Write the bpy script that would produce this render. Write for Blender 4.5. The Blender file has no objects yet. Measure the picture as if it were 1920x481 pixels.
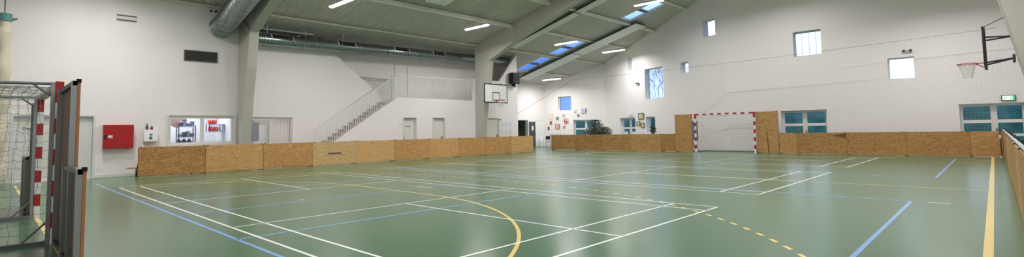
import bpy, bmesh, math, random
from mathutils import Vector, Matrix
random.seed(7)
SC = bpy.context.scene
COL = SC.collection

# ------------------------------------------------------------------ camera, world, exposure
CAM_H = 1.34
YAW, PITCH, ROLL = math.radians(-43.6545), math.radians(3.6313), math.radians(-0.9893)
def cam_axes():
    cy, sy, cp, sp = math.cos(YAW), math.sin(YAW), math.cos(PITCH), math.sin(PITCH)
    f = Vector((sy*cp, cy*cp, sp)); r = Vector((cy, -sy, 0)); u = r.cross(f)
    c, s = math.cos(ROLL), math.sin(ROLL)
    return c*r + s*u, -s*r + c*u, f
cd = bpy.data.cameras.new('camera'); cam = bpy.data.objects.new('camera', cd); COL.objects.link(cam)
r_, u_, f_ = cam_axes()
M = Matrix((( r_.x, u_.x, -f_.x, 0), (r_.y, u_.y, -f_.y, 0), (r_.z, u_.z, -f_.z, CAM_H), (0, 0, 0, 1)))
cam.matrix_world = M
cd.sensor_fit = 'HORIZONTAL'; cd.sensor_width = 36; cd.lens = 945.325/1920*36
cd.shift_y = -(240.5-184.425)/1920
cd.clip_start = 0.05; cd.clip_end = 500
SC.camera = cam
SC.view_settings.view_transform = 'Standard'; SC.view_settings.look = 'None'
SC.view_settings.exposure = 0.0; SC.view_settings.gamma = 1.0
SC.view_settings.use_curve_mapping = False
SC.cycles.use_denoising = True
SC.cycles.max_bounces = 10; SC.cycles.diffuse_bounces = 6; SC.cycles.glossy_bounces = 4
SC.cycles.transparent_max_bounces = 24
SC.cycles.sample_clamp_indirect = 6
LAMP_W = 162.0

w = bpy.data.worlds.new('dusk_sky'); SC.world = w; w.use_nodes = True
nt = w.node_tree; nt.nodes.clear()
tc = nt.nodes.new('ShaderNodeTexCoord'); vm = nt.nodes.new('ShaderNodeVectorMath'); vm.operation = 'DOT_PRODUCT'
vm.inputs[1].default_value = Vector((-0.02, 1.0, 0.05)).normalized()
cr = nt.nodes.new('ShaderNodeValToRGB'); bg = nt.nodes.new('ShaderNodeBackground'); ow = nt.nodes.new('ShaderNodeOutputWorld')
nt.links.new(tc.outputs['Generated'], vm.inputs[0]); nt.links.new(vm.outputs['Value'], cr.inputs[0])
e = cr.color_ramp.elements
e[0].position = 0.77; e[0].color = (0.07, 0.175, 0.52, 1)
e[1].position = 0.93; e[1].color = (0.80, 0.88, 1.0, 1)
m_ = cr.color_ramp.elements.new(0.865); m_.color = (0.30, 0.48, 0.86, 1)
nt.links.new(cr.outputs[0], bg.inputs[0]); bg.inputs[1].default_value = 1.8
nt.links.new(bg.outputs[0], ow.inputs[0])

# ------------------------------------------------------------------ materials
def lin(c):
    return tuple(((x/255)/12.92 if x/255 <= 0.04045 else ((x/255+0.055)/1.055)**2.4) for x in c) + (1,)
MATS = {}
def mat(name, rgb, rough=0.6, metal=0.0, noise=0.0, nscale=6.0, bump=0.0, bscale=60.0, spec=0.5, emit=None, estr=0.0):
    if name in MATS: return MATS[name]
    m = bpy.data.materials.new(name); m.use_nodes = True; n = m.node_tree; b = n.nodes['Principled BSDF']
    c = lin(rgb)
    b.inputs['Base Color'].default_value = c; b.inputs['Roughness'].default_value = rough
    b.inputs['Metallic'].default_value = metal; b.inputs['Specular IOR Level'].default_value = spec
    t = n.nodes.new('ShaderNodeTexCoord')
    if noise > 0:
        no = n.nodes.new('ShaderNodeTexNoise'); no.inputs['Scale'].default_value = nscale; no.inputs['Detail'].default_value = 4
        mx = n.nodes.new('ShaderNodeMix'); mx.data_type = 'RGBA'
        mx.inputs[6].default_value = tuple(v*(1-noise) for v in c[:3])+(1,); mx.inputs[7].default_value = tuple(min(1, v*(1+noise)) for v in c[:3])+(1,)
        n.links.new(t.outputs['Object'], no.inputs['Vector']); n.links.new(no.outputs['Fac'], mx.inputs[0]); n.links.new(mx.outputs[2], b.inputs['Base Color'])
    if bump > 0:
        nb = n.nodes.new('ShaderNodeTexNoise'); nb.inputs['Scale'].default_value = bscale; bp = n.nodes.new('ShaderNodeBump')
        bp.inputs['Strength'].default_value = bump; bp.inputs['Distance'].default_value = 0.01
        n.links.new(t.outputs['Object'], nb.inputs['Vector']); n.links.new(nb.outputs['Fac'], bp.inputs['Height']); n.links.new(bp.outputs[0], b.inputs['Normal'])
    if emit:
        b.inputs['Emission Color'].default_value = lin(emit); b.inputs['Emission Strength'].default_value = estr
    MATS[name] = m; return m

def brick_wall(name, rgb):
    m = mat(name, rgb, 0.75, noise=0.02, nscale=0.7); n = m.node_tree; b = n.nodes['Principled BSDF']
    t = n.nodes.new('ShaderNodeTexCoord'); sx = n.nodes.new('ShaderNodeSeparateXYZ'); ad = n.nodes.new('ShaderNodeMath'); cx = n.nodes.new('ShaderNodeCombineXYZ')
    n.links.new(t.outputs['Object'], sx.inputs[0]); n.links.new(sx.outputs[0], ad.inputs[0]); n.links.new(sx.outputs[1], ad.inputs[1])
    n.links.new(ad.outputs[0], cx.inputs[0]); n.links.new(sx.outputs[2], cx.inputs[1])
    br = n.nodes.new('ShaderNodeTexBrick'); br.inputs['Scale'].default_value = 1.0
    br.inputs['Brick Width'].default_value = 0.6; br.inputs['Row Height'].default_value = 0.2; br.inputs['Mortar Size'].default_value = 0.012
    br.inputs['Mortar Smooth'].default_value = 0.6
    br.inputs['Color1'].default_value = (1, 1, 1, 1); br.inputs['Color2'].default_value = (0.96, 0.96, 0.96, 1); br.inputs['Mortar'].default_value = (0.5, 0.5, 0.5, 1)
    n.links.new(cx.outputs[0], br.inputs['Vector'])
    bp = n.nodes.new('ShaderNodeBump'); bp.inputs['Strength'].default_value = 0.25; bp.inputs['Distance'].default_value = 0.006
    n.links.new(br.outputs['Color'], bp.inputs['Height']); n.links.new(bp.outputs[0], b.inputs['Normal'])
    return m

def wood(name, c1, c2, c3, rand=0.35):
    """rotary-cut plywood with long wavy figure, colour varied from sheet to sheet"""
    m = bpy.data.materials.new(name); m.use_nodes = True; n = m.node_tree; b = n.nodes['Principled BSDF']
    t = n.nodes.new('ShaderNodeTexCoord'); oi = n.nodes.new('ShaderNodeObjectInfo'); mp = n.nodes.new('ShaderNodeMapping')
    off = n.nodes.new('ShaderNodeVectorMath'); off.operation = 'SCALE'; off.inputs[0].default_value = (37, 13, 29)
    n.links.new(oi.outputs['Random'], off.inputs['Scale'])
    addv = n.nodes.new('ShaderNodeVectorMath'); addv.operation = 'ADD'
    n.links.new(t.outputs['Object'], addv.inputs[0]); n.links.new(off.outputs[0], addv.inputs[1])
    n.links.new(addv.outputs[0], mp.inputs['Vector']); mp.inputs['Scale'].default_value = (0.9, 0.9, 4.5)
    n1 = n.nodes.new('ShaderNodeTexNoise'); n1.inputs['Scale'].default_value = 1.6; n1.inputs['Detail'].default_value = 3; n1.inputs['Distortion'].default_value = 1.2
    n.links.new(mp.outputs[0], n1.inputs['Vector'])
    mul = n.nodes.new('ShaderNodeMath'); mul.operation = 'MULTIPLY'; mul.inputs[1].default_value = 46
    sn = n.nodes.new('ShaderNodeMath'); sn.operation = 'SINE'; n.links.new(n1.outputs['Fac'], mul.inputs[0]); n.links.new(mul.outputs[0], sn.inputs[0])
    n2 = n.nodes.new('ShaderNodeTexNoise'); n2.inputs['Scale'].default_value = 22; n2.inputs['Detail'].default_value = 5
    n.links.new(mp.outputs[0], n2.inputs['Vector'])
    r = n.nodes.new('ShaderNodeMath'); r.operation = 'MULTIPLY_ADD'; r.inputs[1].default_value = 0.17; n.links.new(sn.outputs[0], r.inputs[0]); n.links.new(n2.outputs['Fac'], r.inputs[2])
    ra = n.nodes.new('ShaderNodeMath'); ra.operation = 'MULTIPLY_ADD'; ra.inputs[1].default_value = rand; n.links.new(oi.outputs['Random'], ra.inputs[0]); n.links.new(r.outputs[0], ra.inputs[2])
    sb = n.nodes.new('ShaderNodeMath'); sb.operation = 'SUBTRACT'; sb.inputs[1].default_value = rand*0.5; n.links.new(ra.outputs[0], sb.inputs[0])
    cr = n.nodes.new('ShaderNodeValToRGB'); n.links.new(sb.outputs[0], cr.inputs[0])
    cr.color_ramp.elements[0].position = 0.2; cr.color_ramp.elements[0].color = lin(c1)
    cr.color_ramp.elements[1].position = 0.8; cr.color_ramp.elements[1].color = lin(c3)
    k = cr.color_ramp.elements.new(0.5); k.color = lin(c2)
    n.links.new(cr.outputs[0], b.inputs['Base Color']); b.inputs['Roughness'].default_value = 0.55
    return m

def glass_mat(name, tint, rough=0.0, ior=1.5):
    m = bpy.data.materials.new(name); m.use_nodes = True; n = m.node_tree; n.nodes.clear()
    o = n.nodes.new('ShaderNodeOutputMaterial'); mx = n.nodes.new('ShaderNodeMixShader'); lw = n.nodes.new('ShaderNodeLayerWeight'); pw = n.nodes.new('ShaderNodeMath'); pw.operation = 'POWER'; pw.inputs[1].default_value = 5
    fr = n.nodes.new('ShaderNodeMath'); fr.operation = 'MULTIPLY_ADD'; fr.inputs[1].default_value = 0.9 if ior > 1.3 else 0.4; fr.inputs[2].default_value = ((ior-1)/(ior+1))**2*1.6
    n.links.new(lw.outputs['Facing'], pw.inputs[0]); n.links.new(pw.outputs[0], fr.inputs[0])
    tr = n.nodes.new('ShaderNodeBsdfTransparent'); tr.inputs[0].default_value = tint
    gl = n.nodes.new('ShaderNodeBsdfGlossy'); gl.inputs['Roughness'].default_value = rough; gl.inputs[0].default_value = (0.9, 0.95, 1, 1)
    n.links.new(fr.outputs[0], mx.inputs[0]); n.links.new(tr.outputs[0], mx.inputs[1]); n.links.new(gl.outputs[0], mx.inputs[2]); n.links.new(mx.outputs[0], o.inputs[0])
    return m

def patch_mat(name, cols, scale=9.0):
    m = bpy.data.materials.new(name); m.use_nodes = True; n = m.node_tree; b = n.nodes['Principled BSDF']
    t = n.nodes.new('ShaderNodeTexCoord'); v = n.nodes.new('ShaderNodeTexVoronoi'); v.inputs['Scale'].default_value = scale
    v.feature = 'F1'; v.distance = 'CHEBYCHEV'
    n.links.new(t.outputs['Object'], v.inputs['Vector'])
    s = n.nodes.new('ShaderNodeSeparateColor'); n.links.new(v.outputs['Color'], s.inputs[0])
    cr = n.nodes.new('ShaderNodeValToRGB'); cr.color_ramp.interpolation = 'CONSTANT'; n.links.new(s.outputs[0], cr.inputs[0])
    els = cr.color_ramp.elements
    for i, c in enumerate(cols):
        p = i/len(cols)
        if i < 2: els[i].position = p; els[i].color = lin(c)
        else: q = els.new(p); q.color = lin(c)
    n.links.new(cr.outputs[0], b.inputs['Base Color']); b.inputs['Roughness'].default_value = 0.6
    return m

WALL = brick_wall('painted_block_wall', (238, 233, 233))
PLAIN = mat('white_plaster', (238, 233, 233), 0.8, bump=0.08, bscale=25)
TRIMW = mat('white_paint_trim', (222, 221, 216), 0.5)
GREYW = mat('grey_inner_wall', (190, 200, 194), 0.8, bump=0.05)
DECK = mat('grey_deck_metal', (208, 203, 199), 0.5, noise=0.05, nscale=1.5)
FRAME = mat('pale_painted_steel', (184, 181, 172), 0.55, noise=0.03, nscale=2)
PURL = mat('pale_purlin_paint', (236, 232, 224), 0.55)
ALU = mat('aluminium', (165, 168, 172), 0.35, metal=0.8, bump=0.03)
GALV = mat('galvanised_steel', (150, 158, 160), 0.22, metal=0.92, noise=0.15, nscale=8)
DKMET = mat('dark_grey_metal', (70, 74, 80), 0.4, metal=0.6)
BLACK = mat('black_paint', (22, 23, 25), 0.5)
RED = mat('signal_red', (178, 30, 38), 0.4)
WHITE = mat('clean_white', (236, 236, 236), 0.45)
LGREY = mat('light_grey', (188, 190, 192), 0.5)
PANEL = mat('ribbed_heater_panel', (240, 240, 236), 0.45, bump=0.02)
RUBBER = mat('black_rubber', (16, 16, 17), 0.8)
PLY = wood('plywood', (164, 116, 64), (202, 154, 96), (218, 174, 120), 0.4)
PLYFAR = wood('shaded_plywood', (136, 94, 48), (176, 130, 76), (198, 156, 102), 0.35)  # darker copy of the plywood; weaker light on these rows is put into the colour
PLYFIG = wood('plywood_dark_figure', (110, 70, 34), (178, 128, 72), (200, 154, 98), 0.05)
PLYPALE = wood('pale_plywood', (176, 136, 84), (204, 168, 116), (214, 184, 138), 0.05)
PLYDK = wood('dark_stained_plywood', (70, 44, 30), (98, 64, 44), (120, 82, 58), 0.05)
EDGEW = mat('plywood_edge', (186, 122, 76), 0.6, noise=0.15, nscale=60)
NETW = mat('white_net_cord', (215, 215, 210), 0.8)
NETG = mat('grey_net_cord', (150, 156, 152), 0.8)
NETD = mat('far_net_cord', (190, 192, 188), 0.8)
CREAM = mat('cream_gathered_net', (216, 206, 186), 0.9, noise=0.2, nscale=40, bump=0.6, bscale=120)
LEAF = mat('dark_leaf_green', (44, 62, 36), 0.5, noise=0.4, nscale=9)
GLASS = glass_mat('window_glass', (0.86, 0.93, 1.0, 1))
GLASSR = glass_mat('rooflight_glass', (0.9, 0.95, 1.0, 1), 0.0, 1.18)
GLASSB = glass_mat('clear_board_glass', (0.96, 0.98, 0.98, 1))
BARK = mat('bark', (84, 78, 84), 0.9)

# floor material: glossy sports vinyl
def floor_mat():
    m = mat('green_sports_floor', (88, 122, 92), 0.34, noise=0.0); n = m.node_tree; b = n.nodes['Principled BSDF']
    t = n.nodes.new('ShaderNodeTexCoord'); a = n.nodes.new('ShaderNodeTexNoise'); a.inputs['Scale'].default_value = 0.35; a.inputs['Detail'].default_value = 5
    s = n.nodes.new('ShaderNodeTexNoise'); s.inputs['Scale'].default_value = 40; s.inputs['Detail'].default_value = 2
    n.links.new(t.outputs['Object'], a.inputs['Vector']); n.links.new(t.outputs['Object'], s.inputs['Vector'])
    mx = n.nodes.new('ShaderNodeMix'); mx.data_type = 'RGBA'; mx.inputs[6].default_value = lin((68, 108, 75)); mx.inputs[7].default_value = lin((78, 119, 84))
    av = n.nodes.new('ShaderNodeMath'); av.operation = 'MULTIPLY_ADD'; av.inputs[1].default_value = 0.5
    h = n.nodes.new('ShaderNodeMath'); h.operation = 'MULTIPLY'; h.inputs[1].default_value = 0.5
    n.links.new(s.outputs['Fac'], av.inputs[0]); n.links.new(a.outputs['Fac'], h.inputs[0]); n.links.new(h.outputs[0], av.inputs[2])
    n.links.new(av.outputs[0], mx.inputs[0]); n.links.new(mx.outputs[2], b.inputs['Base Color'])
    rr = n.nodes.new('ShaderNodeMapRange'); rr.inputs['To Min'].default_value = 0.20; rr.inputs['To Max'].default_value = 0.25
    n.links.new(a.outputs['Fac'], rr.inputs[0]); n.links.new(rr.outputs[0], b.inputs['Roughness'])
    return m
FLOOR = floor_mat()
LW = mat('white_line', (250, 252, 250), 0.25); LB = mat('blue_line', (128, 176, 236), 0.25); LY = mat('yellow_line', (240, 212, 122), 0.25)

# ------------------------------------------------------------------ mesh helpers
class MB:
    def __init__(s): s.v = []; s.f = []; s.m = []
    def quad(s, a, b, c, d, mi=0):
        i = len(s.v); s.v += [tuple(a), tuple(b), tuple(c), tuple(d)]; s.f.append((i, i+1, i+2, i+3)); s.m.append(mi)
    def box(s, x0, x1, y0, y1, z0, z1, mi=0, M=None):
        i = len(s.v)
        p = [(x0,y0,z0),(x1,y0,z0),(x1,y1,z0),(x0,y1,z0),(x0,y0,z1),(x1,y0,z1),(x1,y1,z1),(x0,y1,z1)]
        if M: p = [tuple(M @ Vector(q)) for q in p]
        s.v += p
        for f in ((0,3,2,1),(4,5,6,7),(0,1,5,4),(1,2,6,5),(2,3,7,6),(3,0,4,7)): s.f.append(tuple(i+k for k in f)); s.m.append(mi)
        return s
    def tube(s, pts, r, n=8, mi=0, cap=True):
        pts = [Vector(p) for p in pts]; rs = r if isinstance(r, (list, tuple)) else [r]*len(pts)
        base = len(s.v); up = None
        for k, p in enumerate(pts):
            d = (pts[min(k+1, len(pts)-1)]-pts[max(k-1, 0)]).normalized()
            if up is None: up = Vector((0,0,1)) if abs(d.z) < .9 else Vector((1,0,0))
            a = d.cross(up)
            if a.length < 1e-4: a = d.cross(Vector((0,1,0)))
            a.normalize(); b = a.cross(d).normalized(); up = b
            for j in range(n):
                t = 2*math.pi*j/n; s.v.append(tuple(p + (a*math.cos(t)+b*math.sin(t))*rs[k]))
        for k in range(len(pts)-1):
            for j in range(n):
                q = base+k*n; s.f.append((q+j, q+(j+1)%n, q+n+(j+1)%n, q+n+j)); s.m.append(mi)
        if cap:
            s.f.append(tuple(base+j for j in reversed(range(n)))); s.m.append(mi)
            q = base+(len(pts)-1)*n; s.f.append(tuple(q+j for j in range(n))); s.m.append(mi)
        return s
    def beam(s, a, b, w, h, mi=0):
        """rectangular bar from a to b; w across, h in the upright sense"""
        a = Vector(a); b = Vector(b); d = (b-a).normalized(); up = Vector((0,0,1)) if abs(d.z) < .95 else Vector((0,1,0))
        x = d.cross(up).normalized(); z = x.cross(d).normalized(); i = len(s.v)
        for p in (a, b):
            for sx, sz in ((-1,-1),(1,-1),(1,1),(-1,1)): s.v.append(tuple(p+x*sx*w/2+z*sz*h/2))
        for f in ((0,1,2,3),(7,6,5,4),(0,4,5,1),(1,5,6,2),(2,6,7,3),(3,7,4,0)): s.f.append(tuple(i+k for k in f)); s.m.append(mi)
        return s
    def lathe(s, prof, c=(0,0,0), n=20, mi=0, axis='z'):
        base = len(s.v)
        for r, z in prof:
            for j in range(n):
                t = 2*math.pi*j/n; q = (r*math.cos(t), r*math.sin(t), z)
                if axis == 'y': q = (q[0], q[2], q[1])
                if axis == 'x': q = (q[2], q[0], q[1])
                s.v.append((c[0]+q[0], c[1]+q[1], c[2]+q[2]))
        for k in range(len(prof)-1):
            for j in range(n):
                q = base+k*n; s.f.append((q+j, q+(j+1)%n, q+n+(j+1)%n, q+n+j)); s.m.append(mi)
        return s
    def prism(s, poly, y0, y1, mi=0, swap=False):
        """polygon in (x,z) extruded along y; swap: polygon in (y,z) extruded along x"""
        i = len(s.v); n = len(poly)
        for y in (y0, y1):
            for p in poly: s.v.append((y, p[0], p[1]) if swap else (p[0], y, p[1]))
        s.f.append(tuple(range(i, i+n))); s.m.append(mi); s.f.append(tuple(range(i+2*n-1, i+n-1, -1))); s.m.append(mi)
        for k in range(n):
            s.f.append((i+k, i+(k+1)%n, i+n+(k+1)%n, i+n+k)); s.m.append(mi)
        return s

def link(name, me, parent=None, loc=(0,0,0), rz=0.0):
    o = bpy.data.objects.new(name, me); COL.objects.link(o)
    if parent is not None: o.parent = parent
    o.location = loc; o.rotation_euler = (0, 0, rz)
    return o
def build(name, mb, mats, parent=None, loc=(0,0,0), rz=0.0, smooth=False, bevel=0.0, origin=None):
    me = bpy.data.meshes.new(name)
    vs = mb.v if origin is None else [(v[0]-origin[0], v[1]-origin[1], v[2]-origin[2]) for v in mb.v]
    me.from_pydata(vs, [], mb.f)
    if not isinstance(mats, (list, tuple)): mats = [mats]
    for m in mats: me.materials.append(m)
    for p, mi in zip(me.polygons, mb.m): p.material_index = mi
    b = bmesh.new(); b.from_mesh(me); bmesh.ops.recalc_face_normals(b, faces=b.faces); b.to_mesh(me); b.free()
    if smooth:
        for p in me.polygons: p.use_smooth = True
        me.set_sharp_from_angle(angle=math.radians(35))
    o = link(name, me, parent, loc if origin is None else (0,0,0) if parent is not None else origin, rz)
    if bevel:
        bv = o.modifiers.new('bevel', 'BEVEL'); bv.width = bevel; bv.segments = 2; bv.limit_method = 'ANGLE'
    return o
def tag(o, label, cat, group=None, kind=None):
    if label: o['label'] = label
    if cat: o['category'] = cat
    if group: o['group'] = group
    if kind: o['kind'] = kind
    return o
def thing(name, label, cat, loc=(0,0,0), rz=0.0, group=None):
    o = bpy.data.objects.new(name, None); COL.objects.link(o); o.location = loc; o.rotation_euler = (0,0,rz); o.empty_display_size = 0.2
    return tag(o, label, cat, group)
def struct(name, mb, mats, **k):
    o = build(name, mb, mats, **k); o['kind'] = 'structure'; return o
def sthing(name, loc=(0,0,0), rz=0.0):
    o = bpy.data.objects.new(name, None); COL.objects.link(o); o.location = loc; o.rotation_euler = (0,0,rz); o['kind'] = 'structure'; return o
def dup(root, loc, rz=None, label=None):
    r = root.copy(); COL.objects.link(r); r.location = loc
    if rz is not None: r.rotation_euler = (0,0,rz)
    if label: r['label'] = label
    for ch in list(root.children):
        c = ch.copy(); COL.objects.link(c); c.parent = r
        for g in list(ch.children):
            d = g.copy(); COL.objects.link(d); d.parent = c
    return r

def sheet(outline, holes, thick):
    """flat plate with holes: outline in (u,z), thickness along +v; returns MB in (u,v,z)"""
    cu = bpy.data.curves.new('tmp', 'CURVE'); cu.dimensions = '2D'; cu.fill_mode = 'BOTH'; cu.extrude = thick/2
    for pl in [outline]+holes:
        sp = cu.splines.new('POLY'); sp.points.add(len(pl)-1)
        for p, q in zip(sp.points, pl): p.co = (q[0], q[1], 0, 1)
        sp.use_cyclic_u = True
    o = bpy.data.objects.new('tmp', cu); COL.objects.link(o)
    dg = bpy.context.evaluated_depsgraph_get(); me = bpy.data.meshes.new_from_object(o.evaluated_get(dg))
    mb = MB(); mb.v = [(v.co.x, v.co.z+thick/2, v.co.y) for v in me.vertices]
    mb.f = [tuple(p.vertices) for p in me.polygons]; mb.m = [0]*len(mb.f)
    bpy.data.objects.remove(o); bpy.data.curves.remove(cu); bpy.data.meshes.remove(me)
    return mb
def rect(u0, u1, z0, z1): return [(u0, z0), (u1, z0), (u1, z1), (u0, z1)]
def text_mb(body, size, depth=0.002):
    cu = bpy.data.curves.new('tmp', 'FONT'); cu.body = body; cu.size = size; cu.extrude = depth/2; cu.align_x = 'CENTER'; cu.align_y = 'CENTER'
    o = bpy.data.objects.new('tmp', cu); COL.objects.link(o)
    dg = bpy.context.evaluated_depsgraph_get(); me = bpy.data.meshes.new_from_object(o.evaluated_get(dg))
    mb = MB(); mb.v = [(v.co.x, -v.co.z, v.co.y) for v in me.vertices]; mb.f = [tuple(p.vertices) for p in me.polygons]; mb.m = [0]*len(mb.f)
    bpy.data.objects.remove(o); bpy.data.curves.remove(cu); bpy.data.meshes.remove(me)
    return mb

# ------------------------------------------------------------------ plan
XL, XR, XC = -21.8, 1.5, -10.15          # hall wall left, hall wall right, middle of the court
XS, XG, XE = -23.2, -22.2, -26.9
XB = -23.62                                # back wall of the gallery
#         # wall behind the stair, wall with the store doors, outer wall of the gallery
YB = -2.5
SL, ZK = 0.26, 6.36
def roof_z(x): return ZK+SL*(x-XL) if x <= XC else ZK+SL*(XC-XL)-SL*(x-XC)
W0, W1, W2 = Vector((-26.9, 31.98)), Vector((-21.7, 33.1)), Vector((-10.55, 28.24))
FY = 28.24
def wall_axis(a, b):
    d = (b-a); return (a.x, a.y, 0), math.atan2(d.y, d.x), d.length

# ------------------------------------------------------------------ floor with court lines
fl = MB(); fl.quad((-30, YB-.3, 0), (1.8, YB-.3, 0), (1.8, 34.5, 0), (-30, 34.5, 0), 0)
def strip(x0, x1, y0, y1, mi, z): fl.quad((x0,y0,z), (x1,y0,z), (x1,y1,z), (x0,y1,z), mi)
def hx(x0, x1, y, mi, z, wd=.05): strip(x0, x1, y-wd/2, y+wd/2, mi, z)
def hy(x, y0, y1, mi, z, wd=.05): strip(x-wd/2, x+wd/2, y0, y1, mi, z)
def arc(cx, cy, r, a0, a1, mi, z, wd=.05, dash=None):
    n = max(8, int(abs(a1-a0)*r/0.1)) if not dash else max(1, round(abs(a1-a0)*r/dash))
    for k in range(n):
        if dash and k % 2: continue
        sub = 1 if not dash else 2
        for q in range(sub):
            t0 = a0+(a1-a0)*(k+q/sub)/n; t1 = a0+(a1-a0)*(k+(q+1)/sub)/n
            p = [(cx+(r+s*wd/2)*math.cos(t), cy+(r+s*wd/2)*math.sin(t), z) for t, s in ((t0,-1),(t1,-1),(t1,1),(t0,1))]
            fl.quad(*p, mi)
# blue volleyball courts
for y0, y1 in ((2.31, 11.17), (16.2, 25.12)):
    for y in (y0, y1): hx(-19.2, -1.1, y, 2, .0010)
    for x in (-19.17, -1.12): hy(x, y0, y1, 2, .0010)
    for x in (-13.15, -10.14, -7.15): hy(x, y0, y1, 2, .0010)
    hx(-.9, -.6, y1, 1, .0010)
# yellow handball court
SL_, SR_, G0, G1, GC = -20.45, -.12, .67, 26.98, -10.35
hy(SL_, G0, G1, 3, .0015, .06); hy(SR_, G0, G1, 3, .0015, .08); hx(SL_, SR_, G0, 3, .0015, .06); hx(SL_, SR_, G1, 3, .0015, .06); hx(SL_, SR_, 13.72, 3, .0015)
PI = math.pi
for gy, sg in ((G0, 1), (G1, -1)):
    for px, a0, a1 in ((GC+1.5, 0, PI/2), (GC-1.5, PI/2, PI)):
        if sg < 0: a0, a1 = -a0, -a1
        arc(px, gy, 6.0, a0, a1, 3, .0015)
        # dashed nine metre line, clipped by the side lines
        lim = math.acos(min(1, (SR_-px)/9)) if px > GC else math.acos(min(1, (px-SL_)/9))
        if px > GC: b0, b1 = lim, PI/2
        else: b0, b1 = PI/2, PI-lim
        if sg < 0: b0, b1 = -b0, -b1
        arc(px, gy, 9.0, b0, b1, 3, .0015, dash=.18)
    hx(GC-1.5, GC+1.5, gy+sg*6.0, 3, .0015)
    for k in range(9):
        x = GC-1.5+.09+k*.36
        if x < GC+1.4: hx(x, x+.18, gy+sg*9.0, 3, .0015)
    hx(GC-.5, GC+.5, gy+sg*6.8, 3, .0015); hx(GC-.08, GC+.08, gy+sg*3.9, 3, .0015)
# white badminton courts
for y0, y1 in ((2.55, 8.56), (10.6, 16.72), (18.88, 24.85)):
    ym = (y0+y1)/2
    for y in (y0, y0+.46, y1-.46, y1): hx(-17.03, -3.42, y, 1, .0020, .042)
    for x in (-17.0, -16.24, -4.2, -3.44): hy(x, y0, y1, 1, .0020, .042)
    for x in (-12.15, -8.13): hy(x, y0, y1, 1, .0020, .042)
    hx(-17.0, -12.15, ym, 1, .0020, .042); hx(-8.13, -3.44, ym, 1, .0020, .042)
struct('floor', fl, [FLOOR, LW, LB, LY])

# ------------------------------------------------------------------ roof deck
PITCHC, AMP = 0.118, 0.05
holes = {}
sky = [(-24.45, -22.05), (-21.45, -19.15), (-15.8, -13.5)]
SY0, SY1 = 26.1, 27.14
rf = MB()
def deck_strip(y0, y1, z_0, z_1, xs):
    for xa, xb in xs:
        for a, b in ((xa, min(xb, XC)), (max(xa, XC), xb)):
            if b-a < 1e-4: continue
            rf.quad((a, y0, roof_z(a)+z_0), (b, y0, roof_z(b)+z_0), (b, y1, roof_z(b)+z_1), (a, y1, roof_z(a)+z_1))
y = YB-.2
while y < 34.2:
    p = PITCHC
    cut = (y+p > SY0 and y < SY1)
    xs = [(-27.3, 1.9)]
    if cut:
        xs = [(-27.3, sky[0][0]), (sky[0][1], sky[1][0]), (sky[1][1], sky[2][0]), (sky[2][1], 1.9)]
    if y > FY+.25: xs = [(-27.3, min(1.9, -21.7+(33.1+.28-y)/.4359))]
    if y > 32.2: xs = [(-26.9+(y-.3-31.98)/.2157, xs[0][1])]
    if xs[0][1] <= xs[0][0]: break
    for fa, fb, za, zb in ((0, .38, 0, 0), (.38, .5, 0, AMP), (.5, .88, AMP, AMP), (.88, 1, AMP, 0)):
        deck_strip(y+fa*p, y+fb*p, za, zb, xs)
    y += p
struct('ceiling', rf, DECK)
# skylights: box kerb, glass, motor bar
for k, (xa, xb) in enumerate(sky):
    root = sthing('window_%d' % (20+k), (xa, SY0, 0))
    mb = MB(); L = xb-xa; D = SY1-SY0
    za, zb = roof_z(xa)-.01, roof_z(xb)-.01; h = .10
    for yy in (-.03, D+.0):
        mb.prism([(0, za), (L, zb), (L, zb+h), (0, za+h)], yy, yy+.06)
    mb.prism([(-.03, za), (.03, za+.02), (.03, za+h), (-.03, za+h)], -.03, D+.06); mb.prism([(L-.03, zb), (L+.03, zb), (L+.03, zb+h), (L-.03, zb+h)], -.03, D+.06)
    build('window_frame', mb, WHITE, root)
    g = MB(); g.quad((0, 0, za+h-.02), (L, 0, zb+h-.02), (L, D, zb+h-.02), (0, D, za+h-.02)); build('glass_pane', g, GLASSR, root)
    b = MB(); m0 = L*.47
    zc = za+SL*m0
    b.prism([(m0, zc+.0), (m0+.16, zc+.04), (m0+.16, zc+h+.03), (m0, zc+h)], 0, D)
    b.prism([(m0-.04, zc+.02), (m0+.02, zc+.04), (m0+.02, zc+.10), (m0-.04, zc+.08)], .1, D-.2)
    build('motor_bar', b, mat('motor_grey', (112, 118, 134), .6), root)

# ------------------------------------------------------------------ walls
def place_wall(name, a, b, outline, hl, thick=.35, m=WALL):
    loc, rz, L = wall_axis(a, b)
    return struct(name, sheet(outline, hl, thick), m, loc=loc, rz=rz)
# left wall of the hall (faces +x): axis runs towards -y so that outward is -x  -> use a=(XL, y1), b=(XL, y0)?
def wall_x(name, x, outline_yz, hl_yz, thick, m=WALL, outward=-1):
    """plate in the plane x=const, polygon in (y,z); thickness goes outward (-1 = towards -x)"""
    mb = sheet(outline_yz, hl_yz, thick)
    mb.v = [(x+outward*v[1], v[0], v[2]) for v in mb.v]
    return struct(name, mb, m)
wall_x('wall_left', XL, [(YB, 0), (7.05, 0), (7.05, ZK+.1), (YB, ZK+.1)], [rect(.62, 2.53, .004, 2.05), rect(4.66, 6.88, 1.04, 2.10)], .30)
wall_x('wall_stair', XS, [(7.0, 0), (14.72, 0), (14.72, 2.97), (10.99, 5.86), (7.0, 5.86)], [rect(7.9, 9.75, .9, 2.11)], .18)
mb = MB(); mb.box(XS-.1, XL, 7.0, 7.12, 0, 6.0); struct('wall_return', mb, PLAIN)
def stz(y): return .642*(y-9.79)
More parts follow.
